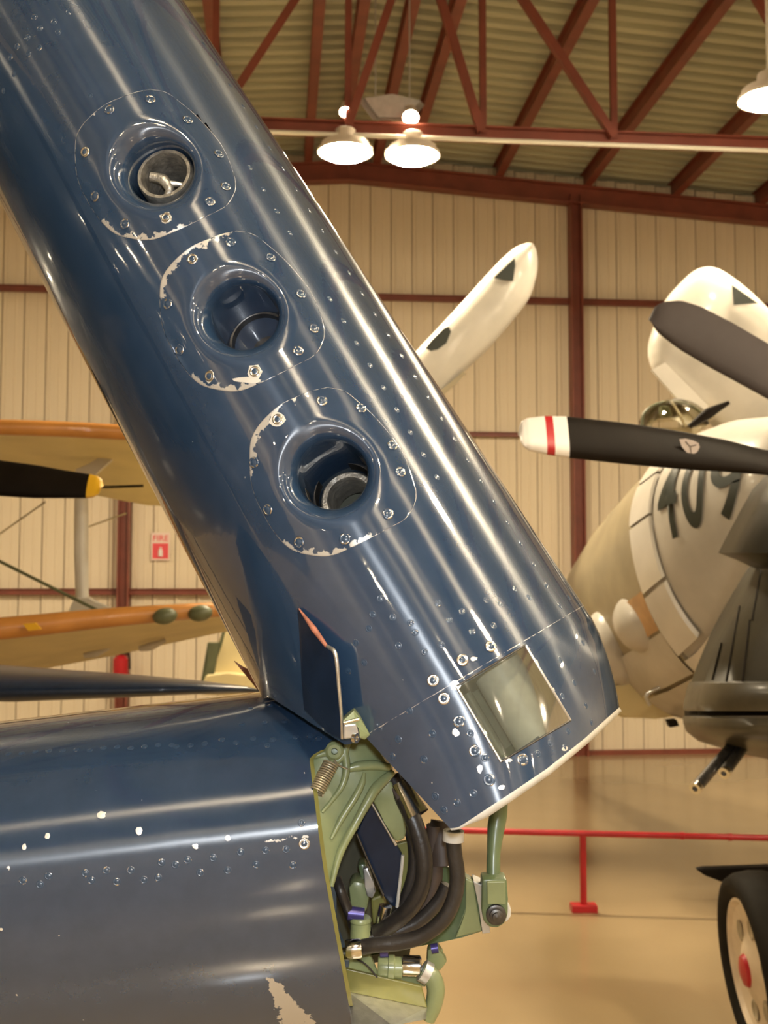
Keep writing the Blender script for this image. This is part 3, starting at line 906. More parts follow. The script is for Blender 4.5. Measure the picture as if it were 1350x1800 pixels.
# --- wing stub (inner wing)
def yT(x): return 1268-0.1150*x + max(0, x-465)*0.0
def yC(x): return 1600-0.110*x
def yW(x): return 1533-0.110*x            # the worn line along the leading edge
YB = 380.0
EDGE = [(1100, 466), (1215, 466), (1240, 515), (1266, 560), (1294, 596), (1298, 600), (1302, 596), (1329, 547), (1336, 545), (1352, 547), (1400, 553), (1473, 562), (1530, 570), (1640, 590), (1755, 612), (1800, 620), (1905, 640), (2100, 680)]
def edge_x(q):
    x = 560.0
    for _ in range(25):
        y = yC(x)+(q*(yC(x)-yT(x)) if q <= 0 else q*YB)
        x = 0.5*x+0.5*piecewise(EDGE, y)
    return x
SMAX, SNOSE = 1.52, 0.25
def d_stub(x, y):
    a, c = yT(x), yC(x)
    if y <= c: q = min(1.0, (c-y)/(c-a))
    else: q = min(1.0, (y-c)/YB)
    return SMAX + 0.057*(x-300)/1000.0 - SNOSE*math.sqrt(max(0, 1-q**2.1))
def stub_px(x, y, lift=0.0): return P(x, y, d_stub(x, y)-lift)
def stub_normal(px, py):
    e = 3.0
    a = stub_px(px+e, py)-stub_px(px-e, py); b = stub_px(px, py+e)-stub_px(px, py-e)
    n = a.cross(b).normalized()
    return n if n.dot(FWD) < 0 else -n
NV = 120
def gl(j):
    """j in 0..NV -> (half, q from nose) with fine steps near the silhouette"""
    t = -math.pi/2 + math.pi*j/NV
    return math.sin(t)
NU = 90
verts, faces, wear_pale, UVW = [], [], [], []
xrow = [-1500, -1100, -800, -550, -350, -200, -100]
cols = len(xrow)+NU+1
for jj in range(-3, NV+4):
    j = max(0, min(NV, jj))
    q = gl(j)
    xe = edge_x(q)
    for i in range(cols):
        x = xrow[i] if i < len(xrow) else lerp(-50, xe, (i-len(xrow))/NU)
        y = yC(x) + (q*(yC(x)-yT(x)) if q <= 0 else q*YB)
        p0 = stub_px(x, y)
        if jj < 0: p0 = p0 + BORE*0.22*(-jj) - UP*0.02*(jj*jj) + FWD*0.05*(-jj)
        if jj > NV: p0 = p0 + FWD*0.35*(jj-NV) + UP*0.02*(jj-NV)**2
        verts.append(p0); UVW.append((x/1000.0, jj/100.0))
        # wear: the paint is rubbed through along the nose line
        nl = y-yW(x)
        seg_ = max(1-sstep(50, 75, x), sstep(100, 112, x)*(1-sstep(160, 200, x))*0.8, sstep(425, 470, x)*(1-sstep(540, 560, x))) if x > -60 else 0
        wv = 0.52*seg_*max(0, 1-abs(nl+4)/13.0)
        # pale metallic patch on the underside near the end, same mask
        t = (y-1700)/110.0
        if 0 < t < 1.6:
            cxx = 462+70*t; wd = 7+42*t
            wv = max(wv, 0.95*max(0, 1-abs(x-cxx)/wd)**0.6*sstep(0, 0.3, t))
        wear_pale.append(wv)
nr = NV+7
for j in range(nr-1):
    for i in range(cols-1):
        a = j*cols+i; faces.append((a, a+1, a+cols+1, a+cols))
stub = mesh('inner_wing', verts, faces, M['navy_worn'], fighter, smooth=True, attrs={'wear_pale': wear_pale}, uv=UVW)
tag(stub, 'rounded navy inner wing stub with worn leading edge')
SRIV = [(520, 1228), (475, 1240), (440, 1245), (495, 1240), (425, 1273), (465, 1270), (500, 1268), (520, 1295), (545, 1293), (480, 1300), (445, 1298), (415, 1305), (470, 1310), (560, 1298), (390, 1300), (360, 1307), (335, 1310), (310, 1312), (530, 1446), (503, 1493), (467, 1495), (423, 1498), (375, 1508), (400, 1530), (352, 1534), (450, 1520), (515, 1521), (284, 1516), (278, 1543), (253, 1547), (205, 1550), (187, 1530), (161, 1548), (70, 1555), (40, 1548), (230, 1530), (308, 1520), (330, 1512), (85, 1540), (150, 1535)]
for x in range(-10, 320, 24): SRIV.append((x, 1326-0.055*x+random.uniform(-2, 2)))
for q in SRIV:
    place_on('rivet', me_rivet2 if q[1] > 1440 else me_rivet, stub_px(q[0], q[1], 0.0001), stub_normal(*q), stub)
for q in [(535, 1483, 0)]:
    place_on('screw', me_screw2, stub_px(q[0], q[1], 0.0001), stub_normal(q[0], q[1]), stub)
for q in [(178, 1432, 9, 6), (245, 1460, 6, 7), (84, 1470, 5, 5), (43, 1489, 4, 6), (400, 1473, 5, 5), (343, 1488, 5, 5), (2, 1634, 3, 3)]:
    chip(*q, stub, stub_px)
# ribbed edge frame along the stub's open end
def edge_strip(name, q0, q1, wpx, mat, dep):
    vs, fs = [], []
    n = 70
    for i in range(n+1):
        q = lerp(q0, q1, i/n)
        xe = edge_x(q)
        y = yC(xe)+(q*(yC(xe)-yT(xe)) if q <= 0 else q*YB)
        d = d_stub(xe, y)
        vs += [P(xe-1, y, d-0.0012), P(xe+wpx, y, d+0.002), P(xe+wpx, y, d+dep), P(xe-1, y, d+dep)]
    for i in range(n):
        for k in range(4):
            a = i*4+k; b = i*4+(k+1) % 4; fs.append((a, b, b+4, a+4))
    return mesh(name, vs, fs, mat, fighter)
edge_strip('end_frame', -0.655, 0.62, 6, M['olive'], 0.035)

# --- closing bulkhead of the stub's open end
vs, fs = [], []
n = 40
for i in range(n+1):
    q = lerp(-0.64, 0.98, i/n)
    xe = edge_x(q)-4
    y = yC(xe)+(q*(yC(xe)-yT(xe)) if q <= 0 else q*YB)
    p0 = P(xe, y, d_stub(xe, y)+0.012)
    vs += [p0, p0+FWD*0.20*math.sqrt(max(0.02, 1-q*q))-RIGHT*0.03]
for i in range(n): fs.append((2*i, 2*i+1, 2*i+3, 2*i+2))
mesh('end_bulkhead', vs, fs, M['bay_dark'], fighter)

# --- hinge fitting: green casting
D1 = 1.335
hinge = prism('hinge_fitting', [(546, 1334, 1.35), (549, 1327, 1.36), (575, 1313, 1.36), (604, 1300, 1.36), (649, 1291, 1.375), (664, 1317, 1.375), (680, 1342, 1.375), (691, 1357, 1.375), (678, 1369, 1.365), (663, 1384, 1.355), (652, 1401, 1.35), (638, 1426, 1.345), (625, 1450, 1.34), (611, 1476, 1.335), (598, 1501, 1.33), (583, 1560, 1.32), (577, 1552, 1.315), (571, 1520, 1.315), (563, 1460, 1.32), (556, 1410, 1.33), (551, 1370, 1.34)],
              D1, 0.03, M['green'], fighter, bevel=0.0025, smooth=True)
tag(hinge, 'pale green cast hinge fitting at the wing fold')
def ppts(l): return [P(*q) for q in l]
# rolled flange along its free edge, ridge across it, pocket edges
tube('flange', ppts([(690, 1358, 1.37), (676, 1370, 1.36), (661, 1385, 1.35), (650, 1402, 1.343), (624, 1449, 1.332), (598, 1500, 1.325), (582, 1558, 1.315)]), [0.004, 0.006, 0.0065, 0.006, 0.005, 0.0045, 0.003], M['green'], hinge, seg=10)
tube('ridge', ppts([(609, 1352, 1.352), (630, 1347, 1.356), (655, 1345, 1.362), (684, 1349, 1.369)]), [0.004, 0.0065, 0.0065, 0.005], M['green'], hinge, seg=10)
tube('ridge', ppts([(640, 1358, 1.35), (637, 1375, 1.346), (625, 1400, 1.34), (600, 1440, 1.332), (582, 1475, 1.324)]), [0.002, 0.004, 0.0045, 0.004, 0.002], M['green'], hinge, seg=10)
tube('ridge', ppts([(612, 1300, 1.357), (606, 1320, 1.353), (609, 1350, 1.35), (602, 1380, 1.345), (585, 1405, 1.337), (566, 1428, 1.328)]), [0.003, 0.005, 0.005, 0.004, 0.003, 0.002], M['green'], hinge, seg=10)
tube('ridge', ppts([(552, 1330, 1.35), (575, 1324, 1.352), (590, 1338, 1.35), (604, 1326, 1.352), (612, 1304, 1.355)]), [0.003, 0.0045, 0.004, 0.0045, 0.004], M['green'], hinge, seg=10)
lathe('boss', P(588, 1320, 1.345), -FWD, [(-0.01, 0.011), (0.0, 0.011), (0.003, 0.008), (0.003, 0.004), (-0.004, 0.004)], M['green'], hinge, seg=20)
# lug with pin above it
lug = prism('hinge_lug', [(602, 1268, 1.222), (622, 1249, 1.226), (633, 1262, 1.228), (651, 1292, 1.235), (641, 1301, 1.235), (631, 1297, 1.228), (633, 1280, 1.226), (627, 1271, 1.224), (605, 1275, 1.222)], 1.23, 0.03, M['green'], fighter, bevel=0.0015)
prism('pin_block', [(604, 1274, 1.222), (627, 1271, 1.224), (632, 1296, 1.228), (604, 1300, 1.226)], 1.22, 0.02, M['galv'], lug, bevel=0.002)
tube('pin', ppts([(604, 1271, 1.218), (631, 1264, 1.222)]), 0.0020, M['chrome'], lug, seg=10)
lathe('washer', P(622, 1297, 1.218), (RIGHT-FWD*0.6), [(0, 0.003), (0, 0.0055), (0.004, 0.0055), (0.004, 0.003)], M['chrome'], lug, seg=16, close=True)
# coil spring
a, b = P(582, 1342, 1.328), P(556, 1392, 1.312)
t = (b-a); L_ = t.length; t.normalize(); e1 = t.cross(FWD).normalized(); e2 = t.cross(e1)
pts = []
turns = 13
for i in range(turns*12+1):
    f = i/(turns*12.0); an = 2*math.pi*turns*f
    pts.append(a + t*L_*f + (e1*math.cos(an)+e2*math.sin(an))*0.0085)
sp = tube('coil_spring', pts, 0.00115, M['spring'], fighter, seg=7, raw=True)
tag(sp, 'tan coil spring in the hinge fitting')
tube('spring_hook', [pts[0], P(588, 1336, 1.33), P(596, 1345, 1.34), P(612, 1352, 1.345)], 0.001, M['spring'], sp, seg=6)

# --- links, plates and brackets in the fold bay
prism('fold_link', [(681, 1371), (690, 1376), (699, 1405), (708, 1440), (714, 1462), (711, 1474), (700, 1480), (693, 1477), (676, 1447), (653, 1405), (662, 1390)], 1.385, 0.03, M['green'], fighter, bevel=0.005, seg=3, smooth=True)
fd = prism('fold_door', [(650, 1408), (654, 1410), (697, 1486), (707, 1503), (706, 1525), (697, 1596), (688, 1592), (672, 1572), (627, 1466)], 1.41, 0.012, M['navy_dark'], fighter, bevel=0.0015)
tag(fd, 'dark navy door plate inside the fold bay')
tube('door_edge', ppts([(652, 1409, 1.405), (675, 1449, 1.405), (696, 1486, 1.405)]), 0.0022, M['aluminium'], fd, seg=8)
tube('door_edge', ppts([(708, 1503, 1.405), (706, 1525, 1.405), (698, 1595, 1.405)]), 0.0022, M['white_plastic'], fd, seg=8)
tube('door_edge', ppts([(627, 1466, 1.40), (650, 1520, 1.40), (674, 1574, 1.40)]), 0.0016, M['steel_dark'], fd, seg=8)
prism('olive_bracket', [(696, 1484), (730, 1476), (727, 1500), (716, 1545), (708, 1566), (699, 1597), (708, 1525), (709, 1502)], 1.43, 0.01, M['olive'], fighter, bevel=0.001)
prism('bay_shade_plate', [(590, 1500), (650, 1440), (700, 1560), (730, 1600), (720, 1680), (620, 1700), (592, 1620)], 1.56, 0.01, M['bay_dark'], fighter)  # dark backing sheet, its colour makes the shade inside the bay
prism('valve_block', [(612, 1560), (622, 1548), (640, 1552), (650, 1575), (646, 1602), (630, 1612), (616, 1600)], 1.45, 0.04, M['green'], fighter, bevel=0.005, smooth=True)
prism('valve_block', [(628, 1520), (642, 1518), (655, 1550), (650, 1572), (640, 1570)], 1.47, 0.03, M['green_d'], fighter, bevel=0.004, smooth=True)
prism('rod_end', [(638, 1528), (648, 1525), (655, 1556), (661, 1566), (655, 1580), (645, 1576), (642, 1560)], 1.44, 0.012, M['galv'], fighter, bevel=0.002, smooth=True)
prism('olive_bracket', [(652, 1580), (672, 1572), (680, 1600), (672, 1625), (655, 1625)], 1.46, 0.03, M['olive'], fighter, bevel=0.003)
lathe('pipe_union', P(634, 1612, 1.40), -UP, [(0, 0), (0, 0.012), (0.003, 0.0135), (0.005, 0.0135), (0.006, 0.0125), (0.03, 0.0135), (0.032, 0.012), (0.032, 0)], M['green'], fighter, seg=20)
tube('blue_cap', ppts([(612, 1605, 1.40), (640, 1608, 1.40)]), 0.0085, M['blue_cap'], fighter, seg=14)

# hoses
H = lambda nm, l, r, mt='rubber': tube(nm, ppts(l), r*1.4/F, M[mt], fighter, seg=18, n=8)
H('hose', [(592, 1545, 1.40), (600, 1570, 1.39), (612, 1600, 1.40), (622, 1630, 1.42)], 9)
h1 = H('hose', [(690, 1366, 1.40), (712, 1410, 1.385), (730, 1450, 1.375), (744, 1500, 1.37), (743, 1550, 1.37), (725, 1590, 1.375), (697, 1618, 1.385), (664, 1640, 1.40)], 15)
tag(h1, 'thick black hose curving out of the wing root')
lathe('hose_collar', P(722, 1413, 1.384), (P(732, 1432, 1.375)-P(712, 1396, 1.385)), [(-0.028, 0.010), (-0.028, 0.0125), (0.0, 0.0135), (0.016, 0.0155), (0.016, 0.010)], M['chrome'], h1, seg=22)
lathe('hose_nut', P(702, 1388, 1.392), (P(712, 1406, 1.385)-P(694, 1372, 1.398)), [(-0.012, 0.006), (-0.012, 0.0115), (0.012, 0.012), (0.012, 0.006)], M['rubber_brown'], h1, seg=6)
H('hose', [(712, 1440, 1.42), (726, 1480, 1.42), (727, 1530, 1.42), (712, 1580, 1.42), (690, 1615, 1.425), (668, 1632, 1.43)], 11)
H('hose', [(764, 1450, 1.45), (762, 1490, 1.45), (764, 1540, 1.45), (750, 1585, 1.45), (715, 1625, 1.45), (660, 1648, 1.45)], 15, 'rubber_brown')
H('hose', [(782, 1445, 1.46), (776, 1480, 1.455), (778, 1520, 1.45)], 26, 'rubber_brown')
h2 = H('hose', [(796, 1462, 1.335), (799, 1500, 1.335), (804, 1540, 1.335), (798, 1580, 1.335), (778, 1618, 1.335), (742, 1645, 1.34), (700, 1657, 1.345), (660, 1661, 1.35), (630, 1666, 1.36)], 13)
tag(h2, 'long black hose looping from the wing tip corner to a chrome collar')
lathe('hose_clip', P(797, 1469, 1.335), UP+RIGHT*0.05, [(-0.006, 0.009), (-0.006, 0.0125), (0.006, 0.0125), (0.006, 0.009)], M['white_plastic'], h2, seg=22, close=True)
lathe('hose_collar', P(624, 1668, 1.352), RIGHT+UP*0.08, [(-0.011, 0.007), (-0.011, 0.0105), (-0.009, 0.0115), (0.006, 0.0115), (0.008, 0.0105), (0.008, 0.007)], M['chrome'], h2, seg=22)
lathe('hose_nut', P(607, 1676, 1.355), RIGHT+UP*0.1, [(-0.012, 0.0), (-0.010, 0.0065), (0.006, 0.008), (0.006, 0.0)], M['chrome'], h2, seg=16)
H('hose', [(786, 1555, 1.40), (770, 1585, 1.40), (735, 1620, 1.40), (690, 1640, 1.40), (650, 1648, 1.40)], 12)
tube('hose_end', ppts([(664, 1640, 1.40), (652, 1646, 1.41)]), 0.0115, M['chrome'], fighter, seg=16)
tube('hose_end', ppts([(678, 1592, 1.40), (672, 1622, 1.40)]), 0.0085, M['chrome'], fighter, seg=14)

# bracket arm, strut and clevis
arm = prism('bracket_arm', [(764, 1512, 1.47), (792, 1527, 1.46), (818, 1542, 1.45), (834, 1550, 1.44), (842, 1595, 1.44), (848, 1638, 1.44), (812, 1648, 1.44), (776, 1656, 1.44), (718, 1666, 1.44), (640, 1684, 1.45), (634, 1664, 1.46), (715, 1642, 1.46), (755, 1610, 1.47), (775, 1570, 1.47)], 1.45, 0.02, M['green_d'], fighter, bevel=0.002, smooth=True)
tag(arm, 'green bracket arm reaching to the wing strut')
prism('arm_flange', [(832, 1549), (848, 1556), (856, 1590), (862, 1640), (848, 1642), (842, 1595)], 1.432, 0.03, M['galv'], arm, bevel=0.001)
prism('arm_rib', [(818, 1543), (832, 1550), (847, 1637), (800, 1649), (822, 1600)], 1.434, 0.008, M['green'], arm, bevel=0.002)
strut = tube('strut', ppts([(877, 1395, 1.47), (876, 1430, 1.465), (872, 1455, 1.46), (868, 1500, 1.45), (867, 1552, 1.44)]), [0.0115, 0.0115, 0.0112, 0.0085, 0.009], M['green_d'], fighter, seg=22)
tag(strut, 'dark green strut hanging below the wing root')
prism('clevis', [(848, 1546), (891, 1546), (893, 1580), (893, 1608), (887, 1624), (874, 1632), (860, 1630), (850, 1619), (847, 1600)], 1.415, 0.032, M['green_d'], strut, bevel=0.003, smooth=True)
prism('clevis_web', [(856, 1550), (888, 1550), (889, 1590), (857, 1590)], 1.411, 0.006, M['green'], strut, bevel=0.001)
lathe('bolt', P(872, 1608, 1.412), -FWD, [(-0.01, 0.0125), (0.002, 0.0125), (0.003, 0.0105), (0.003, 0.0085), (0.006, 0.0085), (0.007, 0.0055), (0.009, 0.005), (0.010, 0.0)], M['steel_dark'], strut, seg=6*4)
prism('clevis_washer', [(888, 1588), (895, 1590), (899, 1600), (898, 1612), (890, 1622), (884, 1618)], 1.44, 0.012, M['white_plastic'], strut, bevel=0.002)

# lower pipe fittings and channel
lathe('pipe_union', P(664, 1700, 1.40), RIGHT-UP*0.05, [(0, 0), (0, 0.0125), (0.003, 0.014), (0.012, 0.014), (0.013, 0.0155), (0.020, 0.0155), (0.021, 0.0135), (0.03, 0.0135), (0.03, 0)], M['green'], fighter, seg=22)
lathe('pipe_sleeve', P(706, 1697, 1.40), RIGHT-UP*0.03, [(0, 0), (0, 0.0115), (0.002, 0.0125), (0.022, 0.0125), (0.024, 0.010), (0.024, 0)], M['chrome'], fighter, seg=22)
tube('elbow_pipe', ppts([(742, 1706, 1.40), (758, 1716, 1.398), (766, 1738, 1.396), (762, 1766, 1.396), (752, 1792, 1.396)]), [0.0105, 0.0115, 0.0112, 0.0105, 0.009], M['green'], fighter, seg=18)
lathe('elbow_collar', P(748, 1709, 1.398), RIGHT-UP*0.6, [(-0.005, 0.008), (-0.005, 0.0135), (0.005, 0.0135), (0.005, 0.008)], M['galv'], fighter, seg=18)
prism('pipe_flange', [(752, 1670), (770, 1660), (776, 1682), (787, 1690), (776, 1705), (760, 1715), (750, 1695)], 1.43, 0.02, M['green'], fighter, bevel=0.003, smooth=True)
tube('blue_cap', ppts([(668, 1673, 1.40), (682, 1672, 1.40)]), 0.0075, M['blue_cap'], fighter, seg=12)
tube('blue_cap', ppts([(758, 1668, 1.42), (770, 1666, 1.42)]), 0.006, M['blue_cap'], fighter, seg=12)
prism('gusset', [(614, 1684), (650, 1676), (662, 1710), (668, 1720), (612, 1708)], 1.41, 0.008, M['green'], fighter, bevel=0.001)
prism('gusset', [(690, 1718), (745, 1706), (748, 1735), (700, 1728)], 1.41, 0.008, M['green'], fighter, bevel=0.001)
chn = prism('channel', [(608, 1703), (741, 1734), (751, 1772), (613, 1744)], 1.385, 0.006, M['olive'], fighter, bevel=0.001)
prism('channel_lip', [(613, 1744, 1.385), (751, 1772, 1.385), (749, 1792, 1.35), (690, 1803, 1.33), (618, 1806, 1.33)], 1.38, 0.004, M['aluminium'], chn, bevel=0.0008)
tube('cable', ppts([(625, 1684, 1.39), (645, 1697, 1.385), (663, 1718, 1.385)]), 0.0012, M['rubber'], fighter, seg=6)

# fuselage and cowl of the fighter, beyond the picture's left edge
fc = CAM - RIGHT*2.50 + UP*0.05 + FWD*2.9
nd = -(FWD - UP*0.12).normalized()
lathe('fuselage', fc, nd, [(-1.5, 0.0), (-1.5, 0.6), (-0.6, 0.80), (0.6, 0.88), (1.6, 0.88), (1.62, 0.8)], M['navy'], fighter, seg=40)
lathe('cowl', fc, nd, [(1.66, 0.8), (1.7, 0.88), (2.6, 0.86), (2.85, 0.78), (2.95, 0.68), (2.9, 0.6), (2.7, 0.58), (2.7, 0.0)], M['navy'], fighter, seg=40)

# tailplane of the fighter, far behind the stub
vs, fs = [], []
TP = [(-420, 1210, 42, 4.0), (-200, 1214, 39, 4.05), (0, 1219, 34, 4.1), (200, 1215, 24, 4.15), (340, 1212, 15, 4.2), (430, 1212, 8, 4.25), (460, 1213, 2, 4.3)]
seg = 20
for (x, y, h, d) in TP:
    for j in range(seg):
        a = 2*math.pi*j/seg
        c_ = P(x, y+0.0, d)
        ca, sa = math.cos(a), math.sin(a)
        back = (1+ca)*0.5
        vs.append(c_ + FWD*(0.6*back*h/27.0) + UP*(sa*h/F*d*(1-0.55*back)) - UP*0.03*back)
for i in range(len(TP)-1):
    for j in range(seg):
        a, b = i*seg+j, i*seg+(j+1) % seg
        fs.append((a, b, b+seg, a+seg))
fs += [tuple(range(seg)), tuple(range((len(TP)-1)*seg, len(TP)*seg))]
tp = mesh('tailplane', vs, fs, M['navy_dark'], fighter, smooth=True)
tag(tp, 'thin navy tailplane seen past the stub')

# ------------------------------------------------------------------ the airplanes behind
M['white_paint'] = pmat('aged_white_paint', (0.47, 0.44, 0.39), 0.35, vary=0.14, scale=3.0, coat=0.2, coat_rough=0.1)
M['white_clean'] = pmat('white_panel_paint', (0.62, 0.59, 0.54), 0.3, vary=0.05, scale=5, coat=0.3)
M['shaded_tan_paint'] = pmat('stained_shade_tan', (0.31, 0.26, 0.165), 0.4, vary=0.2, scale=2.5, coat=0.2)  # fuselage paint, tan because its shading is put into the colour
M['rust_stain'] = pmat('exhaust_stained_paint', (0.50, 0.30, 0.14), 0.45, vary=0.3, scale=6)
M['black_paint'] = pmat('flat_black_paint', (0.011, 0.008, 0.006), 0.5, spec=0.08, vary=0.2, scale=6)
M['ink'] = pmat('black_green_marking', (0.012, 0.018, 0.012), 0.4)
M['grey_paint'] = pmat('grey_blade_paint', (0.075, 0.064, 0.064), 0.6, spec=0.1, vary=0.1, scale=4)
M['red_paint'] = pmat('bright_red_paint', (0.45, 0.014, 0.022), 0.35, vary=0.08, scale=10)
M['pure_white'] = pmat('bright_white_paint', (0.85, 0.82, 0.80), 0.35)
M['yellow'] = pmat('yellow_tip_paint', (0.75, 0.42, 0.02), 0.4)
M['orange_fab'] = pmat('orange_yellow_dope', (0.47, 0.20, 0.045), 0.35, vary=0.15, scale=5, coat=0.4)
M['cream_fab'] = pmat('cream_fabric_dope', (0.62, 0.52, 0.28), 0.5, vary=0.1, scale=3)
M['grey_strut'] = pmat('pale_grey_strut_paint', (0.50, 0.47, 0.42), 0.35, vary=0.08, scale=4)
M['bronze'] = pmat('dark_olive_gloss', (0.030, 0.026, 0.014), 0.38, vary=0.45, scale=4, coat=0.08, coat_rough=0.15, spec=0.22, bump=0.2, bscale=6)
M['bronze_l'] = pmat('olive_lip_paint', (0.060, 0.052, 0.033), 0.36, vary=0.4, scale=5, coat=0.2, coat_rough=0.15)
M['tyre'] = pmat('tyre_rubber', (0.016, 0.014, 0.011), 0.7, spec=0.1, vary=0.2, scale=10)
M['wheel'] = pmat('cream_wheel_paint', (0.72, 0.60, 0.44), 0.4, vary=0.1, scale=12)
M['dgreen'] = pmat('dark_green_paint', (0.10, 0.11, 0.06), 0.4, vary=0.2, scale=8)
def clear_glass():
    m = bpy.data.materials.new('canopy_glass'); m.use_nodes = True
    nt = m.node_tree; N = nt.nodes; L = nt.links
    N.remove(N['Principled BSDF'])
    tr = N.new('ShaderNodeBsdfTransparent'); tr.inputs[0].default_value = (0.86, 0.84, 0.76, 1)
    g = N.new('ShaderNodeBsdfGlossy'); g.inputs['Roughness'].default_value = 0.04
    fr = N.new('ShaderNodeFresnel'); fr.inputs[0].default_value = 1.5
    mx = N.new('ShaderNodeMixShader')
    L.new(fr.outputs[0], mx.inputs[0]); L.new(tr.outputs[0], mx.inputs[1]); L.new(g.outputs[0], mx.inputs[2])
    L.new(mx.outputs[0], N['Material Output'].inputs['Surface'])
    return m
M['glass'] = clear_glass()

def blade(name, top, bot, d, th, x0, x1, mat, parent, tilt=0.0, n=26, seg=14, tdir=None, label=None):
    """lofted propeller blade: top and bottom edges are (px, py) curves, d(px) its distance, th its thickness in metres"""
    vs, fs = [], []
    for i in range(n+1):
        t = i/n
        x = lerp(x0, x1, t)
        a, b = piecewise(top, x), piecewise(bot, x)
        for j in range(seg):
            an = 2*math.pi*j/seg
            u = math.cos(an)             # +1 top edge, -1 bottom edge
            v = math.sin(an)*(1-0.35*u)
            y = lerp((a+b)/2, a, u) if u > 0 else lerp((a+b)/2, b, -u)
            dd = d(x)
            vs.append(P(x, y, dd) + FWD*(v*th*min(1, (b-a)/60.0)) + FWD*(tilt*u))
    for i in range(n):
        for j in range(seg):
            a, b = i*seg+j, i*seg+(j+1) % seg
            fs.append((a, b, b+seg, a+seg))
    fs += [tuple(range(seg)), tuple(range(n*seg, (n+1)*seg))]
    o = mesh(name, vs, fs, mat, parent)
    auto_smooth(o, 60)
    if label: o['label'] = label
    return o

# ---- dark olive airplane at the picture's right
dark = thing('piston_airplane', 'dark olive glossy airplane with black propeller, gun barrels and cream wheel beside red rail', 'airplane', on_plane(1330, 1862, 2, 0.0))
bt = [(912, 765), (914, 750), (918, 740), (928, 734), (960, 730), (1000, 731), (1100, 742), (1200, 757), (1280, 772), (1350, 790), (1450, 806), (1600, 822)]
bb = [(912, 767), (914, 778), (918, 786), (928, 793), (960, 800), (1000, 806), (1100, 817), (1200, 826), (1270, 830), (1350, 836), (1450, 846), (1600, 852)]
db = lambda x: 4.25 + 0.00035*(x-900)
bl = blade('propeller_blade', bt, bb, db, 0.028, 998, 1600, M['black_paint'], dark, tilt=0.03, label='black propeller blade with white and red tip')
blade('blade_tip', bt, bb, db, 0.028, 973, 998, M['pure_white'], bl, tilt=0.03, n=6)
blade('blade_tip', bt, bb, db, 0.028, 959, 973, M['red_paint'], bl, tilt=0.03, n=4)
blade('blade_tip', bt, bb, db, 0.028, 912.2, 959, M['pure_white'], bl, tilt=0.03, n=20)
# maker's shield on the blade
def on_blade(x, y, lift=0.034): return P(x, y, db(x)-lift)
sh = [(1194, 772), (1205, 771), (1218, 774), (1228, 779), (1230, 786), (1226, 794), (1217, 800), (1208, 796), (1199, 786)]
mesh('blade_emblem', [on_blade(*q) for q in sh]+[on_blade(q[0], q[1], 0.032) for q in sh], [tuple(range(len(sh)))]+[(i, (i+1) % 9, 9+(i+1) % 9, 9+i) for i in range(9)], pmat('emblem_grey', (0.42, 0.36, 0.34), 0.5), bl)
for a, b in (((1213, 785), (1205, 776)), ((1213, 785), (1224, 782)), ((1213, 785), (1215, 796))):
    tube('emblem_line', [on_blade(a[0], a[1], 0.0345), on_blade(b[0], b[1], 0.0345)], 0.0016, M['black_paint'], bl, seg=6)
hubc = P(1660, 838, 4.5)
fdir = (-RIGHT*0.35-FWD*0.85-UP*0.1).normalized()
lathe('propeller_hub', hubc, fdir, [(-0.3, 0.12), (0.0, 0.14), (0.12, 0.12), (0.22, 0.06), (0.25, 0)], M['steel_dark'], dark, seg=24)

def shell(name, rows_, mat, parent, th=0.02, label=None, n=24):
    """curved sheet: rows of (py, x_left, d_left, x_right, d_right, bulge)"""
    vs, fs = [], []
    for (y, xl, dl, xr, dr, bg) in rows_:
        for j in range(n+1):
            t = j/n
            e = math.sqrt(max(0, 1-(1-t)**2))          # quarter-round from the left silhouette
            vs.append(P(lerp(xl, xr, t), y, lerp(dl, dr, e)-bg*math.sin(math.pi*t)))
    m = len(rows_)
    for i in range(m-1):
        for j in range(n):
            a = i*(n+1)+j; fs.append((a, a+1, a+n+2, a+n+1))
    nv = len(vs)
    vs2 = [v+FWD*th for v in vs]
    fs2 = [tuple(reversed([k+nv for k in f])) for f in fs]
    rim = []
    idx = list(range(n+1)) + [i*(n+1)+n for i in range(1, m)] + [(m-1)*(n+1)+j for j in range(n-1, -1, -1)] + [i*(n+1) for i in range(m-2, 0, -1)]
    for a, b in zip(idx, idx[1:]+idx[:1]): rim.append((a, b, b+nv, a+nv))
    o = mesh(name, vs+vs2, fs+fs2+rim, mat, parent)
    auto_smooth(o, 50)
    if label: o['label'] = label
    return o
ROWS = [(900, 1440), (960, 1352), (1000, 1318), (1040, 1293), (1080, 1270), (1120, 1250), (1160, 1233), (1200, 1218)]
cw_ = shell('cowling', [(y, x, 5.35, 1700, 4.3, 0.0) for y, x in ROWS], M['bronze'], dark, th=0.03, label='dark olive riveted cowling')
shell('cowl_lip', [(1201, 1217, 5.33, 1700, 4.27, 0.0), (1215, 1212, 5.33, 1700, 4.25, 0.0), (1238, 1207, 5.33, 1700, 4.25, 0), (1250, 1206, 5.34, 1700, 4.27, 0)], M['bronze_l'], dark, th=0.05)
shell('air_slot', [(1246, 1208, 5.42, 1700, 4.40, 0.0), (1275, 1208, 5.42, 1700, 4.40, 0.0)], M['black_paint'], dark, th=0.05)
shell('cowl_lip', [(1262, 1205, 5.33, 1700, 4.30, 0.0), (1275, 1206, 5.32, 1700, 4.26, 0.0), (1290, 1212, 5.32, 1700, 4.26, 0.0), (1303, 1228, 5.34, 1700, 4.28, 0.0), (1322, 1290, 5.36, 1700, 4.34, 0.0), (1345, 1400, 5.3, 1700, 4.4, 0.0)], M['bronze_l'], dark, th=0.05, label='olive lower lip of the cowling')
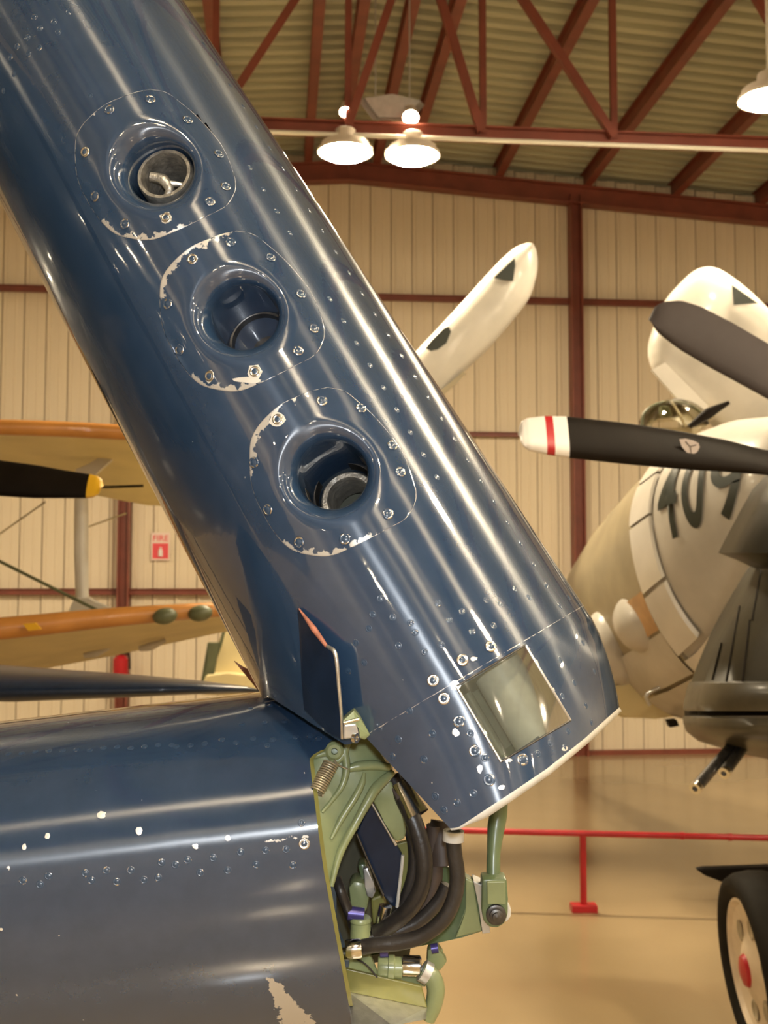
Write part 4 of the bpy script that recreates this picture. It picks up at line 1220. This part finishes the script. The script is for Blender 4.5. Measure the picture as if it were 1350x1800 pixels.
for xa, ya, xb, yb in ((1268, 1130, 1252, 1195), (1300, 1065, 1276, 1200), (1318, 1090, 1305, 1200), (1338, 1000, 1322, 1090)):
    def sd(x, y):
        xl = piecewise(ROWS, y); t = max(0, min(1, (x-xl)/(1700-xl))); return lerp(5.35, 4.3, math.sqrt(max(0, 1-(1-t)**2)))
    ROWS_ = ROWS
    pts = []
    for q in range(9):
        yy = lerp(ya, yb, q/8); xx = lerp(xa, xb, q/8)
        xl = piecewise([(y, x) for y, x in ROWS], yy); t = max(0, min(1, (xx-xl)/(1700-xl)))
        pts.append(P(xx, yy, lerp(5.35, 4.3, math.sqrt(max(0, 1-(1-t)**2)))-0.001))
    tube('panel_seam', pts, 0.004, M['black_paint'], cw_, seg=6, raw=True)
shell('cowl_flap', [(780, 1420, 5.2, 1700, 4.2, 0), (832, 1352, 5.2, 1700, 4.2, 0), (860, 1325, 5.2, 1700, 4.2, 0.0), (890, 1308, 5.2, 1700, 4.2, 0.0), (920, 1292, 5.2, 1700, 4.2, 0), (950, 1276, 5.2, 1700, 4.2, 0), (972, 1265, 5.2, 1700, 4.22, 0), (984, 1296, 5.15, 1700, 4.24, 0), (1000, 1330, 5.1, 1700, 4.28, 0)], pmat('black_olive_gloss', (0.016, 0.015, 0.008), 0.3, vary=0.3, scale=5, coat=0.1, spec=0.2, bump=0.2, bscale=5), dark, th=0.02, label='near-black glossy cowl flap')
for (xa, ya, xb, yb, da, dbb) in ((1290, 1308, 1224, 1384, 5.0, 4.72), (1312, 1306, 1274, 1357, 5.0, 4.80)):
    g = tube('gun_barrel', [P(xa, ya, da), P(xb, yb, dbb)], 0.024, M['steel_dark'], dark, seg=18)
    tt = (P(xb, yb, dbb)-P(xa, ya, da)).normalized()
    lathe('muzzle', P(xb, yb, dbb), tt, [(-0.01, 0.020), (-0.01, 0.026), (0.014, 0.026), (0.014, 0.012), (-0.005, 0.012)], M['chrome'], g, seg=18)
# wheel
wc = P(1347, 1703, 4.8)
wax = (-RIGHT*0.99+FWD*0.015-UP*0.10).normalized()
rt = 0.40
ty = lathe('tyre', wc, wax, [(0.055, rt*0.70), (0.085, rt*0.76), (0.105, rt*0.86), (0.095, rt*0.94), (0.06, rt*0.985), (0.0, rt), (-0.06, rt*0.985), (-0.095, rt*0.94), (-0.105, rt*0.86), (-0.085, rt*0.76), (-0.055, rt*0.70)], M['tyre'], dark, seg=48, close=True, sharp=60)
wh = lathe('wheel_hub', wc, wax, [(0.078, rt*0.735), (0.080, rt*0.70), (0.062, rt*0.66), (0.050, rt*0.5), (0.056, rt*0.36), (0.075, rt*0.26), (0.085, rt*0.16), (0.085, 0.0)], M['wheel'], dark, seg=48)
lathe('hub_cap', wc+wax*0.084, wax, [(0, rt*0.17), (0.015, rt*0.15), (0.024, rt*0.08), (0.026, 0)], M['red_paint'], wh, seg=24)
e1 = wax.cross(Vector((0, 0, 1))).normalized(); e2 = wax.cross(e1)
for q in range(6):
    an = q*math.pi/3+0.3
    lathe('hub_recess', wc+wax*0.0535+(e1*math.cos(an)+e2*math.sin(an))*rt*0.46, wax, [(0.004, 0.045), (0.006, 0.038), (0.001, 0.03), (0.001, 0)], pmat('wheel_recess', (0.40, 0.34, 0.23), 0.5) if q == 0 else bpy.data.materials['wheel_recess'], wh, seg=16)
tube('gear_leg', [wc-wax*0.10, P(1440, 1640, 4.85), P(1470, 1500, 4.9), P(1470, 1320, 4.9)], [0.04, 0.045, 0.05, 0.05], M['steel_dark'], dark, seg=14)
prism('gear_door', [(1224, 1529), (1238, 1526), (1350, 1523), (1460, 1520), (1460, 1568), (1290, 1558), (1265, 1549), (1240, 1540)], 5.15, 0.04, M['black_paint'], dark, bevel=0.008)
lathe('engine_drum', P(1800, 1090, 5.0), fdir, [(-0.5, 0.0), (-0.5, 0.55), (0.1, 0.6), (0.25, 0.5), (0.25, 0)], M['bronze'], dark, seg=32)

# ---- white airplane numbered 409
nine = thing('white_airplane', 'white folded-wing airplane numbered 409 with rust-stained cowl by the far column', 'airplane', on_plane(1180, 1420, 2, 0.0))
DC = 6.9
C0 = P(1296, 941, DC)
NA_ = (RIGHT*0.08 - FWD*0.87 + UP*0.27).normalized()      # towards the nose
eS = NA_.cross(Vector((0, 0, 1))).normalized()            # sideways, away from the viewer
if eS.dot(RIGHT) < 0: eS = -eS
eU = eS.cross(NA_)
if eU.z < 0: eU = -eU
RR = 190/F*DC
def body(t, a, r, low=1.0):
    """point on the fuselage: a measured from straight down on the near side, 90 = facing out, 180 = top"""
    ca, sa = math.cos(a), math.sin(a)
    z = -ca*r
    if z < 0: z *= low
    return C0 + NA_*t - eS*(sa*r) + eU*z
def revolve(name, prof, mat, parent, seg=64, label=None, a0=0, a1=2*math.pi):
    vs, fs = [], []
    full = abs(a1-a0-2*math.pi) < 1e-4
    ns = seg if full else seg+1
    for (t, r, lo) in prof:
        for j in range(ns): vs.append(body(t, a0+(a1-a0)*j/seg, r, lo))
    for i in range(len(prof)-1):
        for j in range(seg):
            b = (j+1) % ns
            fs.append((i*ns+j, i*ns+b, (i+1)*ns+b, (i+1)*ns+j))
    o = mesh(name, vs, fs, mat, parent); auto_smooth(o, 40)
    if label: o['label'] = label
    return o
fus = revolve('fuselage', [(-4.6, RR*0.40, 1.0), (-3.4, RR*0.62, 1.05), (-2.3, RR*0.86, 1.15), (-1.3, RR*0.98, 1.35), (-0.5, RR*1.0, 1.50), (0.0, RR*0.985, 1.50), (0.05, RR*0.90, 1.3)], M['shaded_tan_paint'], nine, label='stained cream fuselage with shading put into its tan colour')
CP = [(0.0, 0.97), (0.02, 0.99), (0.2, 0.97), (0.45, 0.885), (0.75, 0.72), (1.0, 0.55), (1.15, 0.45)]
def cowl_r(t): return RR*piecewise(CP, t)
def cowl_low(t): return piecewise([(0, 1.45), (0.5, 1.3), (1.15, 1.05)], t)
revolve('cowl', [(t, r*RR, cowl_low(t)) for t, r in CP]+[(1.17, RR*0.40, 1.05), (1.05, RR*0.36, 1.0)], M['white_paint'], nine, label='white cowl carrying the number')
for a0, a1 in ((0.72, 1.16), (1.19, 1.62), (1.65, 2.05), (2.08, 2.45)):
    revolve('cowl_flap_segment', [(-0.01, RR*0.98, 1.47), (-0.01, RR*1.015, 1.47), (0.28, RR*0.975, 1.42), (0.29, RR*0.95, 1.4)], M['white_clean'], nine, seg=12, a0=a0, a1=a1)
revolve('lower_panel', [(0.0, RR*0.99, 1.52), (0.2, RR*0.985, 1.50), (0.6, RR*0.85, 1.36)], M['white_clean'], nine, seg=10, a0=0.12, a1=0.68)
revolve('lower_panel', [(-0.95, RR*1.0, 1.53), (-0.5, RR*1.015, 1.53), (-0.04, RR*1.0, 1.53)], M['white_paint'], nine, seg=10, a0=0.12, a1=0.55)
# exhaust bulge with its stain, air-intake bulge
def blob(name, px, py, d, rx, ry, rz_, mat, parent, rot=0.0):
    c = P(px, py, d); vs, fs = [], []
    nu, nvv = 20, 12
    ca, sa = math.cos(rot), math.sin(rot)
    for i in range(nvv+1):
        f = math.pi*i/nvv
        for j in range(nu):
            a = 2*math.pi*j/nu
            x, y, z = math.sin(f)*math.cos(a)*rx, math.cos(f)*ry, math.sin(f)*math.sin(a)*rz_
            vs.append(c + RIGHT*(x*ca-y*sa) + UP*(x*sa+y*ca) + FWD*z)
    for i in range(nvv):
        for j in range(nu):
            a, b = i*nu+j, i*nu+(j+1) % nu; fs.append((a, b, b+nu, a+nu))
    return mesh(name, vs, fs, mat, parent, smooth=True)
def surf_d(px, py, t_guess=None):
    """distance to the fuselage along a sight line (coarse search)"""
    best = None
    for i in range(60):
        t = -1.4+2.3*i/59.0
        for j in range(80):
            a = 0.1+2.4*j/79.0
            p = body(t, a, RR*0.99 if t < 0 else cowl_r(t), 1.45 if t < 0 else cowl_low(t))
            v = p-CAM; d = v.dot(FWD)
            x = 675+F*v.dot(RIGHT)/d; y = 900-F*v.dot(UP)/d
            e = (x-px)**2+(y-py)**2
            if best is None or e < best[0]: best = (e, d)
    return best[1]
d_ex = surf_d(1140, 1085)
blob('exhaust_bulge', 1132, 1092, d_ex+0.33, 0.19, 0.20, 0.26, M['white_paint'], nine, rot=0.3)
revolve('exhaust_stain', [(-0.55, RR*1.004, 1.505), (-0.3, RR*1.008, 1.505), (-0.03, RR*1.0, 1.505)], M['rust_stain'], nine, seg=12, a0=0.95, a1=1.22)
revolve('side_panel', [(-1.0, RR*1.0, 1.51), (-0.5, RR*1.008, 1.515), (-0.03, RR*0.995, 1.515)], M['white_paint'], nine, seg=12, a0=0.57, a1=0.93)
blob('intake_bulge', 1076, 1140, surf_d(1085, 1125)+0.27, 0.17, 0.27, 0.24, M['white_paint'], nine, rot=0.35)
# the number, wrapped on the cowl
def text_mesh(body_, size):
    cu = bpy.data.curves.new('txt', 'FONT'); cu.body = body_; cu.size = size
    cu.offset = 0.012*size
    ob = bpy.data.objects.new('txt', cu); COL.objects.link(ob)
    dg = bpy.context.evaluated_depsgraph_get()
    me = bpy.data.meshes.new_from_object(ob.evaluated_get(dg))
    bpy.data.objects.remove(ob)
    bm = bmesh.new(); bm.from_mesh(me)
    bmesh.ops.triangulate(bm, faces=bm.faces[:])
    for _ in range(3):
        le = [e for e in bm.edges if e.calc_length() > 0.12*size]
        if le: bmesh.ops.subdivide_edges(bm, edges=le, cuts=1); bmesh.ops.triangulate(bm, faces=bm.faces[:])
    return bm
tt0 = 0.36
for chh, wf, hb in (('4', 0.17, 79), ('0', 0.18, 78), ('9', 0.22, 72)):
    bm = text_mesh(chh, 0.60)
    wd = max(v.co.x for v in bm.verts)
    for v in bm.verts:
        t = tt0+v.co.x/wd*wf; a = math.radians(hb)+(v.co.y/0.5)
        v.co = body(t, a, cowl_r(t)+0.010, cowl_low(t))
    from_bm('numeral', bm, M['ink'], nine)
    tt0 += wf+0.035
# spinner, propeller
lathe('engine_face', C0+NA_*1.08, NA_, [(0, RR*0.40), (0.02, 0.2), (0.15, 0.12), (0.2, 0)], M['steel_dark'], nine, seg=32)
gt = [(1142, 562), (1143, 553), (1148, 543), (1158, 533), (1172, 528), (1200, 526), (1235, 537), (1290, 565), (1350, 600), (1450, 665), (1560, 745)]
gb = [(1142, 566), (1144, 574), (1149, 582), (1160, 592), (1190, 615), (1240, 645), (1290, 672), (1350, 705), (1450, 755), (1560, 800)]
blade('propeller_blade', gt, gb, lambda x: 5.6-0.0002*(x-1142), 0.03, 1142.2, 1560, M['grey_paint'], nine, tilt=0.03, n=40, label='wide grey propeller blade')
# folded wings
def wing_panel(name, outline, d, th, parent, mat, label=None, edge=0.35):
    """thick rounded panel from an outline"""
    v = [Vector((x, y, 0)) for x, y in outline]
    cl = catmull(v+[v[0]], 5)[:-1]
    cx_ = sum(p.x for p in cl)/len(cl); cy_ = sum(p.y for p in cl)/len(cl)
    vs, fs = [], []
    n = len(cl); ringsf = [(1.0, 0.0), (0.985, 0.35), (0.94, 0.62), (0.85, 0.82), (0.7, 0.93), (0.45, 1.0), (0.0, 1.02)]
    ring_ids = []
    for sgn in (-1, 1):
        for f, q in (ringsf if sgn < 0 else list(reversed(ringsf))[0:-1]):
            for p in cl:
                vs.append(P(cx_+(p.x-cx_)*f, cy_+(p.y-cy_)*f, d(cx_+(p.x-cx_)*f, cy_+(p.y-cy_)*f)) + FWD*(sgn*q*th/2))
    m = len(vs)//n
    half = len(ringsf)
    order = list(range(half-1, -1, -1)) + list(range(m-1, half-1, -1))
    # front rings 0..half-1 (edge to centre), back rings half..m-1 (centre to edge)
    for a, b in zip(order, order[1:]):
        for j in range(n):
            fs.append((a*n+j, a*n+(j+1) % n, b*n+(j+1) % n, b*n+j))
    o = mesh(name, vs, fs, mat, parent); auto_smooth(o, 70)
    if label: o['label'] = label
    return o
dl = lambda x, y: 8.6
wl_ = wing_panel('folded_wing', [(600, 762), (680, 672), (735, 614), (800, 545), (868, 470), (900, 440), (922, 429), (938, 430), (945, 455), (942, 490), (930, 525), (905, 560), (860, 612), (815, 655), (788, 683), (720, 760), (640, 850)], dl, 0.30, nine, M['white_paint'], 'narrow folded white wing with two black marks')
def decal(poly, d, parent):
    prism('black_mark', poly, d, 0.01, M['ink'], parent)
decal([(868, 488), (905, 453), (906, 468), (902, 494), (885, 492)], 8.43, wl_)
decal([(748, 612), (757, 600), (780, 577), (789, 574), (793, 583), (785, 603), (770, 614), (757, 617)], 8.43, wl_)
prism('flap_edge', [(770, 690), (815, 652), (819, 657), (800, 676), (776, 697)], 8.45, 0.05, M['shaded_tan_paint'], wl_)
prism('inner_wing', [(590, 790), (700, 770), (860, 895), (960, 1010), (985, 1130), (800, 1010), (640, 890)], 8.5, 0.25, M['white_paint'], nine, bevel=0.05, smooth=True)
wr_ = wing_panel('folded_wing', [(1140, 625), (1142, 596), (1165, 535), (1195, 498), (1222, 475), (1247, 470), (1272, 480), (1310, 508), (1350, 545), (1480, 670), (1480, 860), (1350, 820), (1250, 745), (1190, 690), (1150, 652)], lambda x, y: 7.9, 0.30, nine, M['white_paint'], 'broad folded white wing behind the grey blade')
decal([(1287, 501), (1332, 533), (1290, 536)], 7.72, wr_)
prism('wing_flap', [(1146, 650), (1169, 637), (1246, 714), (1222, 736)], 7.7, 0.05, M['white_clean'], wr_)
# canopy
cv, cf = [], []
nn = 18
cpc = P(1183, 748, 7.6); 
for i in range(7):
    f = math.pi/2*i/6
    for j in range(nn):
        a = 2*math.pi*j/nn
        cv.append(cpc + RIGHT*(0.215*math.cos(f)*math.cos(a)) + FWD*(0.4*math.cos(f)*math.sin(a)) + UP*(0.175*math.sin(f)))
for i in range(6):
    for j in range(nn):
        a, b = i*nn+j, i*nn+(j+1) % nn; cf.append((a, b, b+nn, a+nn))
cano = mesh('canopy', cv, cf, M['glass'], nine, smooth=True)
tube('canopy_frame', [P(1128, 750, 7.5), P(1132, 728, 7.5), P(1150, 712, 7.5), P(1180, 706, 7.5), P(1212, 712, 7.5), P(1238, 730, 7.5)], 0.010, M['dgreen'], cano, seg=8)
prism('headrest', [(1163, 712), (1176, 714), (1182, 730), (1170, 735), (1164, 726)], 7.6, 0.1, M['dgreen'], cano, bevel=0.01)
tube('canopy_frame', [P(1180, 706, 7.45), P(1196, 732, 7.3), P(1205, 750, 7.3)], 0.010, M['shaded_tan_paint'], cano, seg=8)
prism('spine', [(1128, 752), (1240, 752), (1262, 715), (1286, 706), (1262, 730), (1232, 752), (1240, 800), (1128, 800)], 7.8, 0.3, M['shaded_tan_paint'], nine)
tube('exhaust_lip', [P(1212, 750, 7.0), P(1245, 727, 6.95), P(1282, 707, 6.9)], [0.015, 0.035, 0.012], M['black_paint'], nine, seg=10)
# belly bits, wheel leg
tube('belly_pipe', [P(1142, 1240, 7.2), P(1137, 1222, 7.2), P(1160, 1208, 7.2)], 0.012, M['galv'], nine, seg=8)
tube('belly_pipe', [P(1196, 1200, 7.2), P(1206, 1215, 7.2), P(1188, 1222, 7.2)], 0.012, M['galv'], nine, seg=8)
prism('belly_step', [(1174, 1268), (1190, 1266), (1194, 1276), (1178, 1279)], 7.4, 0.08, M['black_paint'], nine)
prism('belly_panel', [(1060, 1215), (1100, 1200), (1180, 1196), (1215, 1205), (1212, 1258), (1150, 1264), (1090, 1262)], 7.6, 0.12, M['cream_fab'], nine, bevel=0.02)
for xa in (1110, 1450):
    tube('gear_leg', [P(xa, 1235, 7.7), Vector((P(xa, 1235, 7.7).x, P(xa, 1235, 7.7).y, 0.0))], 0.035, M['galv'], nine, seg=10) if xa > 1200 else None

# ---- biplane at the left
bip = thing('biplane', 'cream biplane with orange leading edges and pale grey wing strut behind the blue wing', 'airplane', on_plane(-200, 1500, 2, 0.0))
def slab_wing(name, LE, TE, th, mat, parent, label=None):
    """LE, TE: list of (px, py, d) pairs along the span"""
    vs, fs = [], []
    prof = [(0.0, 0.0), (0.02, 0.55), (0.08, 0.9), (0.25, 1.0), (0.6, 0.7), (1.0, 0.05), (1.0, -0.05), (0.6, -0.25), (0.25, -0.35), (0.08, -0.4), (0.02, -0.3)]
    for a, b in zip(LE, TE):
        pa, pb = P(*a), P(*b)
        up = Vector((0, 0, 1))
        for c_, z in prof: vs.append(pa.lerp(pb, c_)+up*(z*th))
    n = len(prof)
    for i in range(len(LE)-1):
        for j in range(n):
            fs.append((i*n+j, i*n+(j+1) % n, (i+1)*n+(j+1) % n, (i+1)*n+j))
    fs += [tuple(range(n)), tuple(range((len(LE)-1)*n, len(LE)*n))]
    o = mesh(name, vs, fs, mat, parent); auto_smooth(o, 50)
    if label: o['label'] = label
    return o
def le_strip(name, LE, r, mat, parent):
    return tube(name, [P(*q) for q in LE], r, mat, parent, seg=14, n=4)
uw = slab_wing('upper_wing', [(-500, 748, 6.2), (0, 752, 6.6), (240, 762, 6.8), (420, 770, 7.0)], [(-500, 850, 8.2), (0, 838, 8.4), (260, 888, 8.6), (420, 890, 8.7)], 0.05, M['cream_fab'], bip)
le_strip('leading_edge', [(-500, 748, 6.19), (0, 751, 6.59), (240, 761, 6.79), (420, 768, 6.99)], 0.046, M['orange_fab'], uw)
lw = slab_wing('lower_wing', [(-500, 1150, 6.2), (0, 1108, 6.6), (200, 1088, 6.8), (390, 1072, 7.0), (470, 1066, 7.1)], [(-500, 1260, 8.0), (0, 1190, 8.2), (200, 1152, 8.4), (385, 1112, 8.6), (470, 1098, 8.7)], 0.05, M['cream_fab'], bip)
le_strip('leading_edge', [(-500, 1148, 6.19), (0, 1105, 6.59), (200, 1085, 6.79), (390, 1071, 6.99), (470, 1065, 7.09)], [0.075, 0.066, 0.058, 0.045, 0.03], M['orange_fab'], lw)
for q in ((290, 1083, 6.8), (352, 1078, 6.9)):
    blob('landing_lamp', q[0], q[1], q[2]-0.02, 0.075, 0.05, 0.05, M['dgreen'], lw, rot=0.15)
prism('wing_stripe', [(40, 1097), (62, 1095), (72, 1106), (50, 1109)], 6.53, 0.02, M['yellow'], lw)
st = tube('wing_strut', [P(143, 830, 7.4), P(143, 900, 7.4), P(143, 980, 7.35), P(145, 1060, 7.3)], [0.042, 0.046, 0.046, 0.042], M['grey_strut'], bip, seg=16)
prism('strut_foot', [(114, 1086), (130, 1052), (156, 1050), (170, 1062), (205, 1072), (200, 1082)], 7.25, 0.05, M['grey_strut'], st, bevel=0.008)
prism('strut_head', [(130, 826), (150, 818), (196, 791), (206, 794), (200, 806), (165, 836), (150, 845)], 7.35, 0.05, M['grey_strut'], st, bevel=0.008)
tube('strut_brace', [P(180, 852, 7.6), P(180, 856, 7.6), P(252, 854, 7.7)], 0.009, M['black_paint'], uw, seg=8)
tube('flying_wire', [P(-60, 957, 7.0), P(180, 1077, 7.0), P(205, 1088, 7.0)], 0.011, M['dgreen'], bip, seg=6)
tube('flying_wire', [P(-20, 952, 7.6), P(80, 882, 7.9)], 0.006, M['shaded_tan_paint'], bip, seg=6)
tube('flying_wire', [P(150, 928, 7.5), P(222, 902, 7.9)], 0.006, M['shaded_tan_paint'], bip, seg=6)
for q in ((28, 1160), (148, 1152), (245, 1140)):
    tube('hinge_arm', [P(q[0], q[1], 7.9), P(q[0]+20, q[1]-4, 7.9), P(q[0]+45, q[1]-14, 7.95)], [0.02, 0.03, 0.014], M['grey_strut'], lw, seg=10)

# ---- black propeller with yellow tip, cut by the picture's left edge
bp_ = thing('trainer_airplane', 'black propeller blade with yellow tip entering at the left edge, before the biplane', 'airplane', on_plane(-420, 1700, 2, 0.0))
pt = [(-420, 800), (-150, 792), (-60, 800), (0, 809), (60, 817), (110, 826), (155, 833), (168, 836), (176, 842), (180, 855)]
pb = [(-420, 850), (-150, 868), (0, 872), (60, 876), (155, 876), (168, 874), (176, 869), (180, 857)]
b2 = blade('propeller_blade', pt, pb, lambda x: 5.0, 0.03, -420, 155, M['black_paint'], bp_, tilt=0.03)
blade('blade_tip', pt, pb, lambda x: 5.0, 0.03, 155, 179.7, M['yellow'], b2, tilt=0.03, n=14)
lathe('nose_cowl', P(-520, 830, 5.3), -FWD, [(-0.4, 0.0), (-0.4, 0.42), (-0.2, 0.4), (0.05, 0.3), (0.3, 0.12), (0.38, 0)], M['bronze'], bp_, seg=28)
for sx in (-720, -330):
    q = P(sx, 1000, 5.4); tube('gear_leg', [q, Vector((q.x, q.y, 0))], 0.04, M['steel_dark'], bp_, seg=10)

# ---- cream tail behind the fold
tl = thing('parked_tail', 'cream tail fin with dark green hinge edge beyond the wing fold', 'airplane', on_plane(430, 1450, 2, 0.0))
tf = prism('tail_fin', [(394, 1098), (470, 1080), (520, 1090), (520, 1216), (358, 1208), (372, 1165)], 9.6, 0.10, M['cream_fab'], tl, bevel=0.02)
prism('tail_base', [(354, 1206), (362, 1186), (400, 1184), (520, 1196), (520, 1226), (354, 1222)], 9.5, 0.16, M['cream_fab'], tl, bevel=0.02)
prism('hinge_edge', [(365, 1130), (384, 1130), (380, 1160), (376, 1184), (358, 1206), (352, 1206), (364, 1170)], 9.52, 0.06, M['dgreen'], tl)
tube('hinge_edge', [P(398, 1090, 9.55), P(385, 1140, 9.55), P(356, 1208, 9.55)], 0.014, M['dgreen'], tl, seg=8)
q = P(440, 1215, 9.7); tube('tail_leg', [q, Vector((q.x, q.y, 0))], 0.05, M['dgreen'], tl, seg=10)

# ------------------------------------------------------------------ barrier rail, extinguisher and sign
rail = thing('barrier_rail', 'low bright red barrier rail on a post across the hangar floor', 'barrier', on_plane(1036, 1604, 2, 0.0))
base = on_plane(1036, 1600, 2, 0.0)
zr = P(1036, 1464, base.y/ (FWD.y+RIGHT.y*(361/F)+UP.y*(-564/F))).z
ra, rb = on_plane(640, 1456, 2, zr), on_plane(1560, 1478, 2, zr)
tube('top_rail', [ra, rb], 0.019, M['red_paint'], rail, seg=14)
def post(c):
    p_ = tube('post', [Vector((c.x, c.y, 0.02)), Vector((c.x, c.y, zr))], 0.021, M['red_paint'], rail, seg=14)
    obox('foot_plate', Vector((c.x, c.y, 0.022)), RIGHT*0.08, RIGHT.cross(Vector((0, 0, 1)))*0.05, Vector((0, 0, 0.022)), M['red_paint'], rail, bevel=0.004)
mid = ra.lerp(rb, (1036-640)/(1560-640.0))
post(Vector((mid.x, mid.y, 0)))
for f in (0.0, 0.98):
    c = ra.lerp(rb, f); post(c)
for f in (0.27, 0.62, 0.71):
    c = ra.lerp(rb, f); dd = (rb-ra).normalized()
    lathe('rail_joint', c, dd, [(-0.014, 0.019), (-0.012, 0.0225), (0.012, 0.0225), (0.014, 0.019)], M['red_paint'], rail, seg=14)

xc = on_plane(217, 1170, 1, DW-0.26)
ex = thing('fire_extinguisher', 'red fire extinguisher hung on the far wall column behind the biplane', 'extinguisher', Vector((xc.x, xc.y, on_plane(217, 1192, 1, DW-0.26).z)))
z1, z0 = on_plane(217, 1150, 1, DW-0.26).z, on_plane(217, 1194, 1, DW-0.26).z
lathe('cylinder', Vector((xc.x-0.03, xc.y, z0)), (0, 0, 1), [(0, 0), (0, 0.08), (0.02, 0.09), ((z1-z0)*0.8, 0.09), ((z1-z0)*0.92, 0.06), ((z1-z0), 0.03), ((z1-z0)+0.02, 0.0)], M['red_paint'], ex, seg=24)
tube('hose', [Vector((xc.x-0.03, xc.y, z1)), Vector((xc.x+0.06, xc.y-0.03, z1)), Vector((xc.x+0.08, xc.y-0.05, z0+0.12))], 0.012, M['black_paint'], ex, seg=8)
box('wall_hook', (xc.x-0.05, xc.y+0.05, z1-0.10), (xc.x-0.01, DW-0.17, z1-0.04), M['steel_dark'], ex)
box('handle', (xc.x-0.06, xc.y-0.05, z1), (xc.x+0.02, xc.y+0.02, z1+0.035), M['steel_dark'], ex)

YS = DW-0.035
def sp_(px, py, dy=0.0): return on_plane(px, py, 1, YS-dy)
sg = thing('fire_sign', 'red and white fire extinguisher sign on the cream wall beside the column', 'sign', sp_(282, 985))
def srect(name, x0, y0, x1, y1, dy, mat, th=0.006):
    a, b = sp_(x0, y1, dy), sp_(x1, y0, dy)
    return box(name, (a.x, YS-dy-th, a.z), (b.x, YS-dy, b.z), mat, sg)
M['sign_white'] = pmat('sign_white', (0.78, 0.62, 0.55), 0.5)
M['sign_red'] = pmat('sign_red', (0.72, 0.07, 0.09), 0.45)
srect('board', 265, 936, 299, 985, 0.0, M['sign_white'])
srect('red_field', 268, 955, 296, 982, 0.006, M['sign_red'], 0.002)
bm = text_mesh('FIRE', 0.10)
xm = max(v.co.x for v in bm.verts); o0 = sp_(268, 951, 0.0075); o1 = sp_(296, 951, 0.0075)
for v in bm.verts: v.co = Vector((o0.x+v.co.x/xm*(o1.x-o0.x), YS-0.0075, o0.z+v.co.y))
from_bm('lettering', bm, M['sign_red'], sg)
a = sp_(282, 978, 0.009)
lathe('pictogram', Vector((a.x, YS-0.0085, a.z)), (0, 0, 1), [(0, 0), (0, 0.028), (0.07, 0.028), (0.09, 0.012), (0.10, 0.02), (0.115, 0.0)], M['pure_white'], sg, seg=12)
